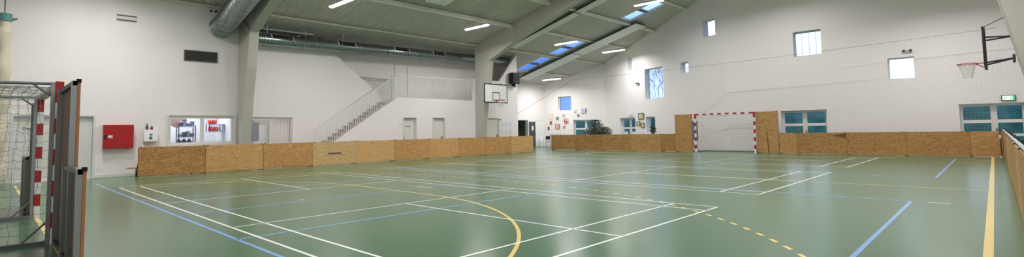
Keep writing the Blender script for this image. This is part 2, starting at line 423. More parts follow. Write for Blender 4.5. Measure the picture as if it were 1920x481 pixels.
wall_x('wall_door', XG, [(9.82, 0), (23.75, 0), (23.75, roof_z(XG)+.02), (22.12, 4.42), (20.0, 4.42), (20.0, 3.12), (14.72, 3.15)],
       [rect(15.08, 15.86, .004, 2.1), rect(16.98, 17.77, .004, 2.1), rect(21.04, 22.02, .004, 2.1)], .18)
wall_x('wall_gallery', XE, [(7, 0), (34.3, 0), (34.3, 5.2), (7, 5.2)], [rect(28.82, 30.0, .004, 2.14)], .3)
wall_x('wall_gallery_back', XB, [(6.9, 2.6), (9.0, 2.6), (9.0, 3.1), (23.6, 3.1), (23.6, roof_z(XB)), (6.9, roof_z(XB))], [], .15, PLAIN)
mb = MB(); mb.box(XE, XG-.18, 23.63, 23.75, 0, 5.04)
mb.prism([(XE, 5.0), (XG-.18, 5.0), (XG-.18, roof_z(XG-.18)), (XE, roof_z(XE))], 23.63, 23.75); struct('wall_end', mb, PLAIN)
mb = MB(); mb.box(XE, XG-.19, 14.75, 23.62, 2.92, 3.10); mb.box(XE, XS-.19, 9.0, 14.75, 2.92, 3.10); struct('floor_gallery', mb, PLAIN)
mb = MB(); mb.prism([(XE, 0), (XS-.18, 0), (XS-.18, roof_z(XS-.18)), (XE, roof_z(XE))], 10.0, 10.12); struct('wall_gallery_end', mb, PLAIN)
# far wall, three faces
loc0, rz0, L0 = wall_axis(W0, W1); loc1, rz1, L1 = wall_axis(W1, W2)
# (u0,u1,z0,z1) openings
alc = [(1.32, 2.50, 2.87, 4.02), (2.64, 4.60, .02, 2.09)]
obl = [(5.02, 6.90, 3.32, 5.34), (8.53, 9.25, 4.68, 5.34), (10.55, 11.49, 6.57, 7.53), (3.16, 3.62, 5.46, 6.40), (1.95, 3.81, .02, 2.11), (5.0, 5.95, .98, 2.11), (9.0, 9.83, .5, 1.72)]
X0 = W2.x
strt = [(-7.16, -5.92, 4.80, 6.06), (-3.36, -2.40, 3.34, 4.30), (-7.90, -5.86, .02, 2.10), (-1.04, .92, .02, 2.11)]
place_wall('wall_alcove', W0, W1, [(0, 0), (L0, 0), (L0, 6.7), (0, 5.6)], [rect(*a) for a in alc], .4)
place_wall('wall_oblique', W1, W2, [(0, 0), (L1, 0), (L1, 9.6), (0, 6.8)], [rect(*a) for a in obl], .4)
mb = sheet([(X0, 0), (1.9, 0), (1.9, 6.6), (XC, 9.6), (X0, 9.5)], [rect(*a) for a in strt], .4)
struct('wall_far', mb, WALL, loc=(0, FY, 0))
mb = MB(); mb.box(XR, XR+.3, YB, 29, 0, 6.7); struct('wall_right', mb, WALL)
mb = MB(); mb.box(-22.1, XR+.3, YB-.3, YB, 0, 9.8); struct('wall_back', mb, WALL)
# base boards
mb = MB(); mb.box(XL, XL+.015, YB, .56, 0, .1); mb.box(XL, XL+.015, 2.6, 7.0, 0, .1); struct('baseboard_left', mb, TRIMW)
mb = MB(); mb.box(XE, XE+.015, 23.8, 31.9, 0, .08); struct('baseboard_gallery', mb, TRIMW)

# ------------------------------------------------------------------ windows
wn = [0]
def window(loc, rz, u0, u1, z0, z1, splits=(), frame=TRIMW, inset=.26, bars=0, fw=.05, rails=(), bar_mat=WHITE, name=None):
    wn[0] += 1
    root = sthing(name or 'window_%d' % wn[0], loc, rz)
    us = [u0]+list(splits)+[u1]
    for a, b in zip(us[:-1], us[1:]):
        fr = sheet(rect(a, b, z0, z1), [rect(a+fw, b-fw, z0+fw, z1-fw)], .06); fr.v = [(v[0], v[1]+inset, v[2]) for v in fr.v]
        o = build('window_frame', fr, frame, root)
        g = MB(); g.quad((a+fw, inset+.03, z0+fw), (b-fw, inset+.03, z0+fw), (b-fw, inset+.03, z1-fw), (a+fw, inset+.03, z1-fw)); build('glass_pane', g, GLASS, root)
        for ra, rb in rails:
            r = MB(); r.box(a+fw, b-fw, inset-.015, inset+.02, ra, rb); build('rail', r, WHITE, root)
    for k in range(bars):
        x = u0+(u1-u0)*(k+1)/(bars+1)
        b = MB(); b.box(x-.008, x+.008, inset+.12, inset+.14, z0, z1); build('window_bar', b, bar_mat, root)
    return root
window(loc0, rz0, *alc[0], frame=TRIMW, bars=3)
window(loc0, rz0, *alc[1], splits=(3.62,), fw=.09, rails=((1.33, 1.44),))
window(loc1, rz1, *obl[0], fw=.04)
window(loc1, rz1, *obl[1], fw=.05)
window(loc1, rz1, *obl[2], fw=.05, splits=())
window(loc1, rz1, *obl[3], fw=.05)
window(loc1, rz1, *obl[4], splits=(2.88,), fw=.1, rails=((1.33, 1.44),))
window(loc1, rz1, *obl[5], fw=.05)
window(loc1, rz1, *obl[6], fw=.05)
window((0, FY, 0), 0, *strt[0], bars=3, fw=.06, frame=LGREY, bar_mat=LGREY)
window((0, FY, 0), 0, *strt[1], fw=.04)
def glazed_door(n, loc, rz, u0, u1, z1, mid, inset=.26):
    root = sthing('door_%d' % n, loc, rz)
    for i, (a, b) in enumerate(((u0, mid), (mid, u1))):
        fw = .1
        fr = sheet(rect(a, b, .02, z1), [rect(a+fw, b-fw, .25, z1-fw)], .06); fr.v = [(v[0], v[1]+inset, v[2]) for v in fr.v]
        build('door_frame', fr, TRIMW, root)
        g = MB(); g.quad((a+fw, inset+.03, .25), (b-fw, inset+.03, .25), (b-fw, inset+.03, z1-fw), (a+fw, inset+.03, z1-fw)); build('glass_pane', g, GLASS, root)
        for ra, rb in ((1.32, 1.45), (.78, .88)):
            r = MB(); r.box(a+fw, b-fw, inset-.02, inset+.02, ra, rb); build('rail', r, WHITE, root)
    h = MB(); h.box(mid+.04, mid+.06, inset-.05, inset, .95, 1.12); h.box(mid+.03, mid+.14, inset-.07, inset-.05, 1.03, 1.05); build('door_handle', h, BLACK, root)
glazed_door(1, (0, FY, 0), 0, *strt[2][:2], strt[2][3], -6.88)
glazed_door(2, (0, FY, 0), 0, *strt[3][:2], strt[3][3], 0.0)

# ------------------------------------------------------------------ solid doors on the left (plane x, faces +x)
def solid_door(n, x, y0, y1, z1, inset=.12, casing=.06, text=None, handle='right', m=TRIMW, mid=None):
    root = sthing('door_%d' % n, (x, y0, 0))
    W = y1-y0
    c = sheet([(-casing, 0), (-casing, z1+casing), (W+casing, z1+casing), (W+casing, 0), (W, 0), (W, z1), (0, z1), (0, 0)], [], .02)
    c.v = [(v[1], v[0], v[2]) for v in c.v]; build('door_frame', c, TRIMW, root)
    leafs = ((.01, W-.01),) if mid is None else ((.01, mid-.004), (mid+.004, W-.01))
    for a, b in leafs:
        l = MB(); l.box(-inset-.04, -inset, a, b, .01, z1-.01); build('door_leaf', l, m, root, bevel=.003)
    hy_ = {'right': W-.09, 'left': .09}.get(handle, mid)
    h = MB(); h.box(-inset, -inset+.012, hy_-.02, hy_+.02, .92, 1.12); h.box(-inset+.012, -inset+.06, hy_-.012, hy_+.012, 1.02, 1.04); h.box(-inset+.045, -inset+.06, hy_-.12, hy_+.012, 1.02, 1.04)
    build('door_handle', h, DKMET, root)
    if text:
        t = text_mb(text, .13); t.v = [(-v[1]+(-inset+.004), v[0]+text_y, v[2]+1.66) for v in t.v]
        build('door_sign', t, BLACK, root)
text_y = .38; solid_door(3, XL, .62, 2.53, 2.05, inset=.1, text='Depot', handle='mid', mid=.86+.1)
text_y = .35; solid_door(4, XG, 15.08, 15.86, 2.1, text='Depot', handle='left')
solid_door(5, XG, 16.98, 17.77, 2.1)
solid_door(6, XG, 21.04, 22.02, 2.1, inset=.05)
root = sthing('door_7', (XE, 30.86, 0)); c = sheet([(0, 0), (0, 2.15), (1.4, 2.15), (1.4, 0), (1.35, 0), (1.35, 2.1), (.05, 2.1), (.05, 0)], [], .02)
c.v = [(v[1], v[0], v[2]) for v in c.v]; build('door_frame', c, TRIMW, root)
l = MB(); l.box(.0, .012, .06, 1.34, .02, 2.09); build('door_leaf', l, WHITE, root)
root = sthing('door_8', (XE+.04, 30.1, 0))
l = MB(); l.box(0, .045, 0, .68, .01, 2.02); build('door_leaf', l, mat('anthracite_door', (72, 74, 84), .5), root)
l = MB(); l.box(.046, .05, .24, .44, 1.33, 1.68); build('paper_notice', l, WHITE, root)
l = MB(); l.box(.045, .1, .6, .63, .95, 1.1); build('door_handle', l, BLACK, root)
# room behind the alcove doorway
mb = MB(); mb.box(-30, XE-.3, 28.3, 28.4, 0, 2.6); mb.box(-30, XE-.3, 31.5, 31.6, 0, 2.6); mb.box(-30.1, -30, 28.3, 31.6, 0, 2.6); mb.box(-30, XE-.3, 28.3, 31.6, 2.5, 2.6)
struct('wall_corridor', mb, GREYW)

# ------------------------------------------------------------------ portal frames
STEEL = FRAME
def portal(y0, label):
    root = thing('portal_frame', label, 'steel frame', ((XL+XR)/2, y0, 0), 0, 'steel portal frames')
    ox, oy = (XL+XR)/2, y0
    T = .35
    inL = [(-21.38, 0), (-21.25, 1.2), (-20.99, 2.9), (-20.74, 3.95), (-20.54, 5.36)]
    inR = [(1.02, 0), (.86, 1.6), (.66, 2.70), (.27, 4.78), (.16, 5.36)]
    def outer(pts, side):
        xo = XL+.02 if side < 0 else XR-.02
        top = pts[-1]
        return xo, top
    for side, pts in ((-1, inL), (1, inR)):
        xo = XL+.03 if side < 0 else XR-.03
        zt = roof_z(xo)-.02
        poly = [(xo-ox, 0)]+[(p[0]-ox, p[1]) for p in pts]+[(xo-ox, zt)]
        m = MB(); m.prism(poly, .02, T-.02); c = build('column', m, STEEL, root)
        fl_ = MB()
        for a, b in zip(pts[:-1], pts[1:]):
            fl_.beam((a[0]-ox, T/2, a[1]), (b[0]-ox, T/2, b[1]), T, .03) if False else fl_.prism([(a[0]-ox-.012, a[1]), (a[0]-ox+.012, a[1]), (b[0]-ox+.012, b[1]), (b[0]-ox-.012, b[1])], 0, T)
        build('column_flange', fl_, STEEL, root)
        k = MB(); q = pts[-1]; k.beam((xo-ox, T/2, zt-.02), (q[0]-ox, T/2, q[1]+.0), .05, .05) if False else k.prism([(xo-ox, zt-.05), (xo-ox, zt), (q[0]-ox, q[1]+.03), (q[0]-ox, q[1]-.02)], -.015, T+.015)
        build('knee_plate', k, STEEL, root)
        # rafter half
        sgn = -side
        base = [(-20.54, 5.36), (-18.46, 6.22), (-16.04, 6.97), (-14.57, 7.50), (XC, 8.87)]
        low = base if side < 0 else [(.16, 5.36)]+[(2*XC-b[0], b[1]) for b in base[1:]]
        xk = XL+.03 if side < 0 else XR-.03
        top = [(XC, roof_z(XC)-.02), (xk, roof_z(xk)-.02)]
        m = MB(); m.prism([(p[0]-ox, p[1]) for p in low+top], .02, T-.02); build('rafter', m, STEEL, root)
        f2 = MB()
        for a, b in zip(low[:-1], low[1:]): f2.prism([(a[0]-ox, a[1]-.02), (b[0]-ox, b[1]-.02), (b[0]-ox, b[1]+.01), (a[0]-ox, a[1]+.01)], 0, T)
        build('rafter_flange', f2, STEEL, root)
        xs = low[1][0]; s = MB(); s.box(xs-ox-.02, xs-ox+.02, 0, T, low[1][1], roof_z(xs)-.03); build('splice_plate', s, STEEL, root)
    return root
portal(6.95, 'pale grey steel portal frame beside the store windows, the nearer one')
portal(19.7, 'pale grey steel portal frame carrying the basketball backboards, the farther one')

# purlins
bays = [(YB, 6.95, 'nearest bay'), (7.30, 19.7, 'middle bay'), (20.05, 32.6, 'farthest bay')]
PX = [(-24.43, 'over the gallery'), (-21.66, 'along the eaves'), (-18.80, 'first above the eaves'), (-16.03, 'second above the eaves'), (-13.2, 'third above the eaves'), (-10.15, 'at the ridge'),
      (-7.1, 'third above the window side eaves'), (-4.27, 'second above the window side eaves'), (-1.5, 'first above the window side eaves')]
for px, wl in PX:
    for y0, y1, bl in bays:
        if px < XL and y0 < 7: continue
        ye = y1
        if y1 > 30:
            if px < W1.x: ye = W0.y+(px-W0.x)*(W1.y-W0.y)/(W1.x-W0.x)
            elif px < W2.x: ye = W1.y+(px-W1.x)*(W2.y-W1.y)/(W2.x-W1.x)
            else: ye = FY
        wd, hh = ((.14, .16) if (px in (-18.80, -16.03) and y0 < 19) else ((.14, .12) if px == -16.03 else (.07, .045) if px == -21.66 else (.09, .06)))
        m = MB(); z = roof_z(px)-.03; m.box(-wd/2, wd/2, 0, ye-y0, -hh, .0)
        # lip of the z section
        m.box(-wd/2, wd/2+.05, 0, ye-y0, -hh-.015, -hh)
        o = build('purlin', m, PURL, loc=(px, y0, z)); tag(o, 'long pale roof purlin %s, in the %s' % (wl, bl), 'purlin', 'roof purlins')

# radiant ceiling panels (ribbed), running up the slope
def radiant(xa, xb, y0, y1, label, drop=.26):
    root = thing('radiant_panel', label, 'heater panel', (xa, y0, roof_z(xa)-drop), 0, 'radiant heater panels under the roof')
    L = xb-xa; W = y1-y0; m = MB(); n = 7
    def P(x, y, z): return (x, y, z+SL*x)
    m2 = MB()
    for k in range(n):
        a, b = W*k/n+.012, W*(k+1)/n-.012
        i = len(m.v); m.v += [P(0,a,0), P(L,a,0), P(L,b,0), P(0,b,0), P(0,a,.05), P(L,a,.05), P(L,b,.05), P(0,b,.05)]
        for f in ((0,3,2,1),(4,5,6,7),(0,1,5,4),(1,2,6,5),(2,3,7,6),(3,0,4,7)): m.f.append(tuple(i+q for q in f)); m.m.append(0)
    build('ribbed_sheet', m, PANEL, root)
    i = 0; m2.v = [P(0,0,.03), P(L,0,.03), P(L,W,.03), P(0,W,.03), P(0,0,.10), P(L,0,.10), P(L,W,.10), P(0,W,.10)]
    m2.f = [(0,3,2,1),(4,5,6,7),(0,1,5,4),(1,2,6,5),(2,3,7,6),(3,0,4,7)]; m2.m = [0]*6
    build('backing', m2, DKMET, root)
    for fx in (.08, .5, .92):
        for yy in (.1, W-.1):
            h = MB(); h.tube([P(L*fx, yy, .1), P(L*fx, yy, drop)], .006, 5); build('hanger', h, ALU, root)
radiant(-25.4, -20.45, 27.38, 28.62, 'pale ribbed ceiling panel low over the alcove, by the far wall')
radiant(-20.35, -15.55, 27.38, 28.62, 'pale ribbed ceiling panel reaching up beside the skylights to its dark bracket')
radiant(-20.95, -16.05, 21.75, 22.35, 'pale ribbed ceiling panel directly behind the farther steel frame, lower length')
radiant(-15.95, -11.0, 21.75, 22.35, 'pale ribbed ceiling panel directly behind the farther steel frame, upper length')
radiant(-17.95, -12.9, 13.3, 14.5, 'pale ribbed ceiling panel in the middle bay, only its lower end in view')

# ------------------------------------------------------------------ pendant lamps
TUBE = mat('lit_tube', (255, 250, 240), .5, emit=(255, 248, 236), estr=9.0)
def lamp_proto():
    root = thing('pendant_lamp', '', 'lamp', (0,0,0))
    m = MB(); m.prism([(-.10, .0), (.10, .0), (.05, .07), (-.05, .07)], -.84, .84, swap=False)
    m.v = [(v[1], v[0], v[2]) for v in m.v]; build('housing', m, ALU, root)
    d = MB(); d.prism([(-.06, -.06), (.06, -.06), (.098, -.03), (.098, 0), (-.098, 0), (-.098, -.03)], -.83, .83); d.v = [(v[1], v[0], v[2]) for v in d.v]; build('diffuser', d, TUBE, root)
    for s in (-1, 1):
        h = MB(); h.tube([(s*.45, 0, .07), (0, 0, .45)], .004, 4); build('hanger', h, DKMET, root)
    ld = bpy.data.lights.new('lamp_light', 'AREA'); ld.shape = 'RECTANGLE'; ld.size = 1.6; ld.size_y = .12; ld.energy = LAMP_W; ld.color = (1, .968, .965); ld.spread = 2.85
    lo = bpy.data.objects.new('light_source', ld); COL.objects.link(lo); lo.parent = root; lo.location = (0, 0, -.066)
    return root
LP = [(-18.8, 9.8, 6.60, 'nearest one seen, hanging over the store window side'), (-18.8, 17.2, 6.64, 'just in front of the farther steel frame'), (-18.8, 24.6, 6.67, 'beside the middle skylight'),
      (-18.7, 29.8, 6.69, 'by the high oblique wall above the tall window'), (-24.4, 30.0, 5.22, 'lowest one, in the far alcove above the artworks'), (-13.2, 24.7, 8.12, 'over the highest skylight')]
first = lamp_proto(); first.location = LP[0][:3]; first['label'] = 'lit linear pendant lamp, '+LP[0][3]; first['group'] = 'linear pendant lamps'
for x, y, z, l in LP[1:]: dup(first, (x, y, z), None, 'lit linear pendant lamp, '+l)
for x, y in ((-18.8, 2.4), (-13.2, 2.4), (-13.2, 9.8), (-7.1, 2.4), (-7.1, 9.8), (-7.1, 17.2), (-1.5, 2.4), (-1.5, 9.8), (-1.5, 17.2), (-7.1, 24.7), (-1.5, 24.7), (-13.2, 17.2)):
    o = dup(first, (x, y, roof_z(x)-.45), None, 'lit linear pendant lamp over the court, outside the view')

# ------------------------------------------------------------------ ducts
def spiral(root_name, pts, R, label, step=.12):
    pts = [Vector(p) for p in pts]; root = thing(root_name, label, 'duct', tuple(pts[0]))
    out = []; rs = []
    tot = 0
    for a, b in zip(pts[:-1], pts[1:]):
        L = (b-a).length; n = max(1, int(L/step))
        for k in range(n):
            for q, rr in ((0, R), (.72, R), (.80, R+.018), (.92, R+.018)):
                out.append(a+(b-a)*((k+q)/n)-pts[0]); rs.append(rr)
    out.append(pts[-1]-pts[0]); rs.append(R)
    m = MB(); m.tube(out, rs, 28); build('pipe', m, GALV, root, smooth=True)
    return root, pts[0]
droot, d0 = spiral('ventilation_duct', [(-22.75, 7.2, 5.45), (-22.75, 23.5, 5.76)], .26, 'long round spiral ventilation duct running under the roof behind the steel frames')
def dz(y): return 5.45+(y-7.2)*.019
for y0, y1 in ((8.55, 9.45), (11.65, 12.5), (14.8, 15.65), (17.3, 18.1), (20.9, 21.7)):
    m = MB(); n = 8
    prof = [(.272*math.cos(math.radians(a)), .272*math.sin(math.radians(a))) for a in range(5, 56, 10)]+[(.24*math.cos(math.radians(a)), .24*math.sin(math.radians(a))) for a in range(55, 4, -10)]
    m.prism([(p[0], p[1]+dz((y0+y1)/2)-d0.z) for p in prof], y0-d0.y, y1-d0.y); g = build('grille', m, BLACK, droot)
    for yy in (y0-.04, y1):
        e_ = MB(); e_.prism([(p[0]*1.02, p[1]*1.02+dz((y0+y1)/2)-d0.z) for p in prof], yy-d0.y, yy+.04-d0.y); build('grille_end', e_, WHITE, g)
for k, yy in enumerate((8.4, 10.1, 11.96, 14.5, 16.55, 18.6, 21.0)):
    h = MB(); h.tube([(.05, yy-d0.y, +.2+dz(yy)-d0.z), (.05, yy-d0.y, roof_z(-22.7)-d0.z)], .018, 6); build('hanger_rod', h, WHITE, droot)
    b = MB(); b.lathe([(.268, -.02), (.285, -.02), (.285, .02), (.268, .02)], (0, yy-d0.y-.15, dz(yy)-d0.z), 28, axis='y'); build('joint_band', b, GALV, droot)
m = MB(); m.tube([(-22.35, 7.3, 5.86), (-22.35, 10.3, 5.88)], .03, 8)
o = build('ceiling_pipe', m, mat('bare_pipe', (200, 200, 196), .4, metal=.3), origin=(-22.35, 7.3, 5.86)); tag(o, 'thin straight pale pipe above the start of the long duct', 'pipe')
# large duct coming down the slope on the near side of the first frame
pts = [Vector((-12.5, 6.3, 7.95)), Vector((-19.9, 6.3, 6.02)), Vector((-20.6, 6.3, 5.82)), Vector((-21.0, 6.3, 5.68)), Vector((-21.75, 6.3, 5.55))]
spiral('ventilation_duct', pts, .40, 'wide round spiral duct coming down beside the nearer steel frame into the wall')

# ------------------------------------------------------------------ stair, railings
st = thing('staircase', 'straight white staircase rising along the wall to the gallery', 'stairs', (XS, 9.8, 0))
NS = 18; rise = 3.1/NS; run = 4.86/NS
TREAD = mat('stair_tread', (196, 190, 184), .6); RISER = mat('stair_riser', (176, 168, 160), .7, noise=.1)
for k in range(NS-1):
    m = MB(); m.box(.01, .80, k*run, (k+1)*run+.01, 0 if k < 1 else (k)*rise-.02, (k+1)*rise-.03); s_ = build('step', m, RISER, st)
    t = MB(); t.box(.01, .80, k*run-.02, (k+1)*run, (k+1)*rise-.03, (k+1)*rise); build('tread', t, TREAD, s_)
RAILW = mat('white_railing', (224, 224, 220), .4)
def bars(root, pts_bt, r=.011):
    me = None
    for (y, zb, zt) in pts_bt:
        m = MB(); m.box(-r, r, -r, r, 0, zt-zb); o = build('baluster', m, RAILW, root, loc=(0, y, zb))
XRAIL = XG-.06
rl = thing('stair_railing', 'white barred railing rising along the staircase', 'railing', (XRAIL, 10.38, 0), 0, 'white barred railings')
h = MB(); h.beam((0, 0, 1.43), (0, 4.0, 4.10), .05, .045); h.beam((0, 4.0, 4.10), (0, 4.36, 4.30), .05, .045); build('handrail', h, RAILW, rl)
bp_ = []
n = 36
for k in range(n+1):
    y = 4.2*k/n; bp_.append((y, max(.02, stz(10.38+y)-.0), 1.43+.6675*y if y < 4.0 else 4.10+(y-4)*.55))
bars(rl, bp_)
rl = thing('gallery_railing', 'white barred railing along the open edge of the gallery', 'railing', (XRAIL, 14.8, 3.1), 0, 'white barred railings')
h = MB(); h.beam((0, 0, 1.2), (0, 5.2, 1.25), .05, .045); build('handrail', h, RAILW, rl)
h = MB(); h.box(-.03, .03, 0, 5.2, .03, .05); build('bottom_rail', h, RAILW, rl)
bars(rl, [(5.2*k/44, -.02 if k else -.1, 1.2+.05*k/44) for k in range(45)])
rl = thing('landing_railing', 'white barred railing behind the slanting wall edge above the staircase', 'railing', (XS-.26, 12.9, 3.1), 0, 'white barred railings')
h = MB(); h.beam((0, 0, 1.12), (0, 2.3, 1.08), .05, .05); build('handrail', h, mat('grey_rail', (160, 156, 150), .5), rl)
bars(rl, [(2.3*k/19, 0, 1.1) for k in range(20)])
m = MB(); m.box(-.03, .03, -.05, .05, 0, 1.22); m2 = thing('newel_post', 'white square post where stair railing meets gallery railing', 'post', (XG-.5, 14.74, 3.1)); build('post', m, RAILW, m2)
# conduits and box on the gallery wall
m = MB(); m.tube([(XB+.03, 15.45, 3.1), (XB+.03, 15.45, 5.0)], .015, 6); tag(build('cable_conduit', m, LGREY, origin=(XB+.03, 15.45, 3.1)), 'thin grey cable conduit going up the gallery wall, left one', 'conduit', 'conduits on the gallery wall')
m = MB(); m.tube([(XB+.03, 16.3, 3.1), (XB+.03, 16.3, 5.0)], .015, 6); tag(build('cable_conduit', m, LGREY, origin=(XB+.03, 16.3, 3.1)), 'thin grey cable conduit going up the gallery wall, right one', 'conduit', 'conduits on the gallery wall')

# ------------------------------------------------------------------ rink boards
def board(L=2.0, H=1.0, pale=False, mats=None, hatch=False, edge=None):
    root = thing('rink_board', '', 'board', (0,0,0), 0, 'plywood rink boards')
    m = MB(); m.box(.006, L-.006, 0, .021, .02, H-.004); build('plywood_sheet', m, mats or (PLYPALE if pale else PLY), root, bevel=.004)
    for x in (0.0, L-.006):
        e_ = MB(); e_.box(x, x+.006, -.001, .05, 0, H); build('edge_profile', e_, edge or (DKMET if not pale else LGREY), root)
    f = MB(); f.box(0, L, .021, .05, .02, .06); f.box(0, L, .021, .05, H-.06, H-.02); f.box(L/2-.02, L/2+.02, .021, .05, .06, H-.06); build('back_frame', f, ALU, root)
    for x in (.03, L-.03):
        g = MB(); g.box(x-.02, x+.02, .05, .45, 0, .03); g.beam((x, .42, .03), (x, .05, .6), .03, .03); build('foot', g, DKMET, root)
    for x in (.04, L-.09):
        c = MB(); c.box(x, x+.05, -.006, .03, H-.012, H+.008); build('top_clip', c, DKMET, root)
    if hatch:
        c = MB(); c.box(.70, 1.22, -.008, -.001, .52, .985); hh = build('hatch_door', c, PLYPALE, root)
        c = MB(); c.box(.66, 1.26, -.022, -.006, .49, .52); build('hatch_ledge', c, DKMET, root)
    return root
ORD = ['nearest', 'second', 'third', 'fourth', 'fifth', 'sixth', 'seventh', 'eighth', 'ninth', 'tenth', 'eleventh']
RX = -20.76
pA = board(); pP = board(pale=True, mats=PLYPALE, hatch=True)
lab = {0: 'with dark brown grain, at the open end near the red cabinet', 9: 'at the opening by the alcove, the last of the row'}
used = [False]
GRPL = 'rink boards along the stair side'
for k in range(10):
    y = 3.6+2.0*k
    l = 'plywood rink board '+lab.get(k, ('%s along the stair side row counted from the red cabinet' % ORD[k]))
    if k == 3:
        o = pP; o.location = (RX, y, 0); o['label'] = 'pale plywood rink board with a small framed hatch, in front of the staircase foot'
        o.rotation_euler = (0, 0, PI/2)
    elif k == 0: o = board(mats=PLYFIG); o.location = (RX, y, 0); o.rotation_euler = (0, 0, PI/2); o['label'] = l
    elif not used[0]: o = pA; used[0] = True; o.location = (RX, y, 0); o.rotation_euler = (0,0,PI/2); o['label'] = l
    else: o = dup(pA, (RX, y, 0), PI/2, l)
    o['group'] = GRPL
# far row at y=27.05 facing the court (-y)
FB = 27.07
GRPF = 'rink boards along the far goal side'
farp = []; EDGEB = mat('board_edge_brown', (130, 98, 60), .6)
def far(x, L, l, H=1.0):
    if L == 2.0 and H == 1.0 and farp: o = dup(farp[0], (x, FB, 0), 0, l)
    else:
        o = board(L, H, mats=PLYFAR, edge=EDGEB); o.location = (x, FB, 0); o['label'] = l
        if L == 2.0 and H == 1.0: farp.append(o)
    o['group'] = GRPF; return o
far(-22.15, 2.0, 'plywood rink board standing at the opening in front of the artworks')
far(-20.1, 2.0, 'plywood rink board in front of the big green plant')
far(-18.05, 2.05, 'plywood rink board standing right of the big green plant, before the glazed door')
far(-16.0, 2.0, 'plywood rink board before the white chairs and small garden window')
far(-14.0, .9, 'narrow plywood rink board joining the tall panel left of the far goal')
far(-13.1, 1.0, 'tall upright plywood panel left of the far goal', 2.07)
far(-8.74, 1.02, 'tall upright plywood panel with a dark streak, right of the far goal', 2.08)
far(-7.70, .78, 'short plywood rink board beside the tall panel right of the far goal')
far(-6.92, 2.05, 'plywood rink board with a dark wedge-shaped knot stain under the double glazed door')
far(-4.87, 2.1, 'plywood rink board in the middle of the blank wall right of the glazed door')
far(-2.77, 2.04, 'plywood rink board below the basketball hoop at the window wall')
far(-.73, .93, 'last plywood rink board of the far row, at the corner post')
# knot stains
STAIN = mat('dark_wood_stain', (112, 72, 34), .6, noise=.3, nscale=30)
for o in [o for o in COL.objects if o.get('label')]:
    if 'wedge-shaped' in o['label']:
        m = MB(); m.prism([(1.45, .84), (1.60, .90), (1.85, .93), (2.02, .97), (2.02, .72), (1.9, .76), (1.75, .80)], -.0008, .0005); build('knot_stain', m, STAIN, o)
    if 'dark streak' in o['label']:
        m = MB(); m.prism([(.50, .02), (.56, .02), (.55, .4), (.52, .8), (.50, 1.25), (.47, 1.0), (.48, .6), (.50, .3)], -.0008, .0005); build('knot_stain', m, STAIN, o)
# right row, facing -x
GRPR = 'rink boards along the window side'
for k in range(12):
    y = 27.05-2.0*k
    o = dup(farp[0], (.20, y, 0), -PI/2, 'plywood rink board of the row beside the yellow side line, %s from the corner post' % (['first','second','third','fourth','fifth','sixth','seventh','eighth','ninth','tenth','eleventh','twelfth'][k]))
    o['group'] = GRPR
# white tube with clamps on top of the right row
tb = thing('top_rail', 'white tube with dark clamps along the top of the window side boards', 'rail', (.22, 3.0, 1.02))
m = MB(); m.tube([(0, 0, .03), (0, 24.0, .03)], .022, 10); build('tube', m, LGREY, tb, smooth=True)
for k in range(12):
    c = MB(); c.box(.0, .07, 1.0+k*2-.05, 1.0+k*2+.05, -.01, .07); build('clamp', c, DKMET, tb)
cp = thing('corner_post', 'thin metal corner post between far boards and window side boards', 'post', (.13, 26.98, 0))
m = MB(); m.tube([(0, 0, .02), (0, 0, 1.02)], .018, 8); build('post', m, DKMET, cp)
m = MB(); m.tube([(0, 0, .72), (0, 0, .86)], .028, 8); build('sleeve', m, WHITE, cp)
m = MB(); m.lathe([(.0, 0), (.09, 0), (.08, .03), (.03, .06), (.0, .06)], n=14); build('foot', m, ALU, cp)

# ------------------------------------------------------------------ handball goals
def striped(a, b, w_, seq):
    """square bar from a to b (axis aligned) with red/white bands; seq = lengths, alternating red first"""
    m = MB(); a = Vector(a); b = Vector(b); L = (b-a).length; d = (b-a)/L; s = 0
    for k, l in enumerate(seq):
        e_ = min(s+l, L); p, q = a+d*s, a+d*e_
        lo = [min(p[i], q[i])-(w_/2 if abs(d[i]) < .5 else 0) for i in range(3)]; hi = [max(p[i], q[i])+(w_/2 if abs(d[i]) < .5 else 0) for i in range(3)]
        m.box(lo[0], hi[0], lo[1], hi[1], lo[2], hi[2], k % 2); s = e_
        if s >= L-1e-6: break
    return m
def net_plane(m, P00, P10, P11, P01, nu, nv, r, sag=0.0, rnd=0.0):
    P00, P10, P11, P01 = map(Vector, (P00, P10, P11, P01))
    nrm = (P10-P00).cross(P01-P00).normalized()
    def P(u, v):
        p = P00*(1-u)*(1-v)+P10*u*(1-v)+P11*u*v+P01*(1-u)*v
        return p+nrm*(sag*math.sin(PI*u)*math.sin(PI*v))
    jit = [[(random.uniform(-rnd, rnd), random.uniform(-rnd, rnd)) for _ in range(nv+1)] for _ in range(nu+1)]
    def Q(i, j):
        p = P(i/nu, j/nv)
        if 0 < i < nu and 0 < j < nv: p = p+(P10-P00).normalized()*jit[i][j][0]+Vector((0,0,1))*jit[i][j][1]
        return p
    for i in range(nu+1): m.tube([Q(i, j) for j in range(nv+1)], r, 3, cap=False)
    for j in range(nv+1):
        pts = []
        for i in range(nu+1):
            pts.append(Q(i, j))
            if i < nu and rnd: pts.append((Q(i, j)+Q(i+1, j))/2-Vector((0, 0, rnd*1.0)))
        m.tube(pts, r, 3, cap=False)
GOALBAR = mat('goal_bar_grey', (128, 132, 138), .45, metal=.5)
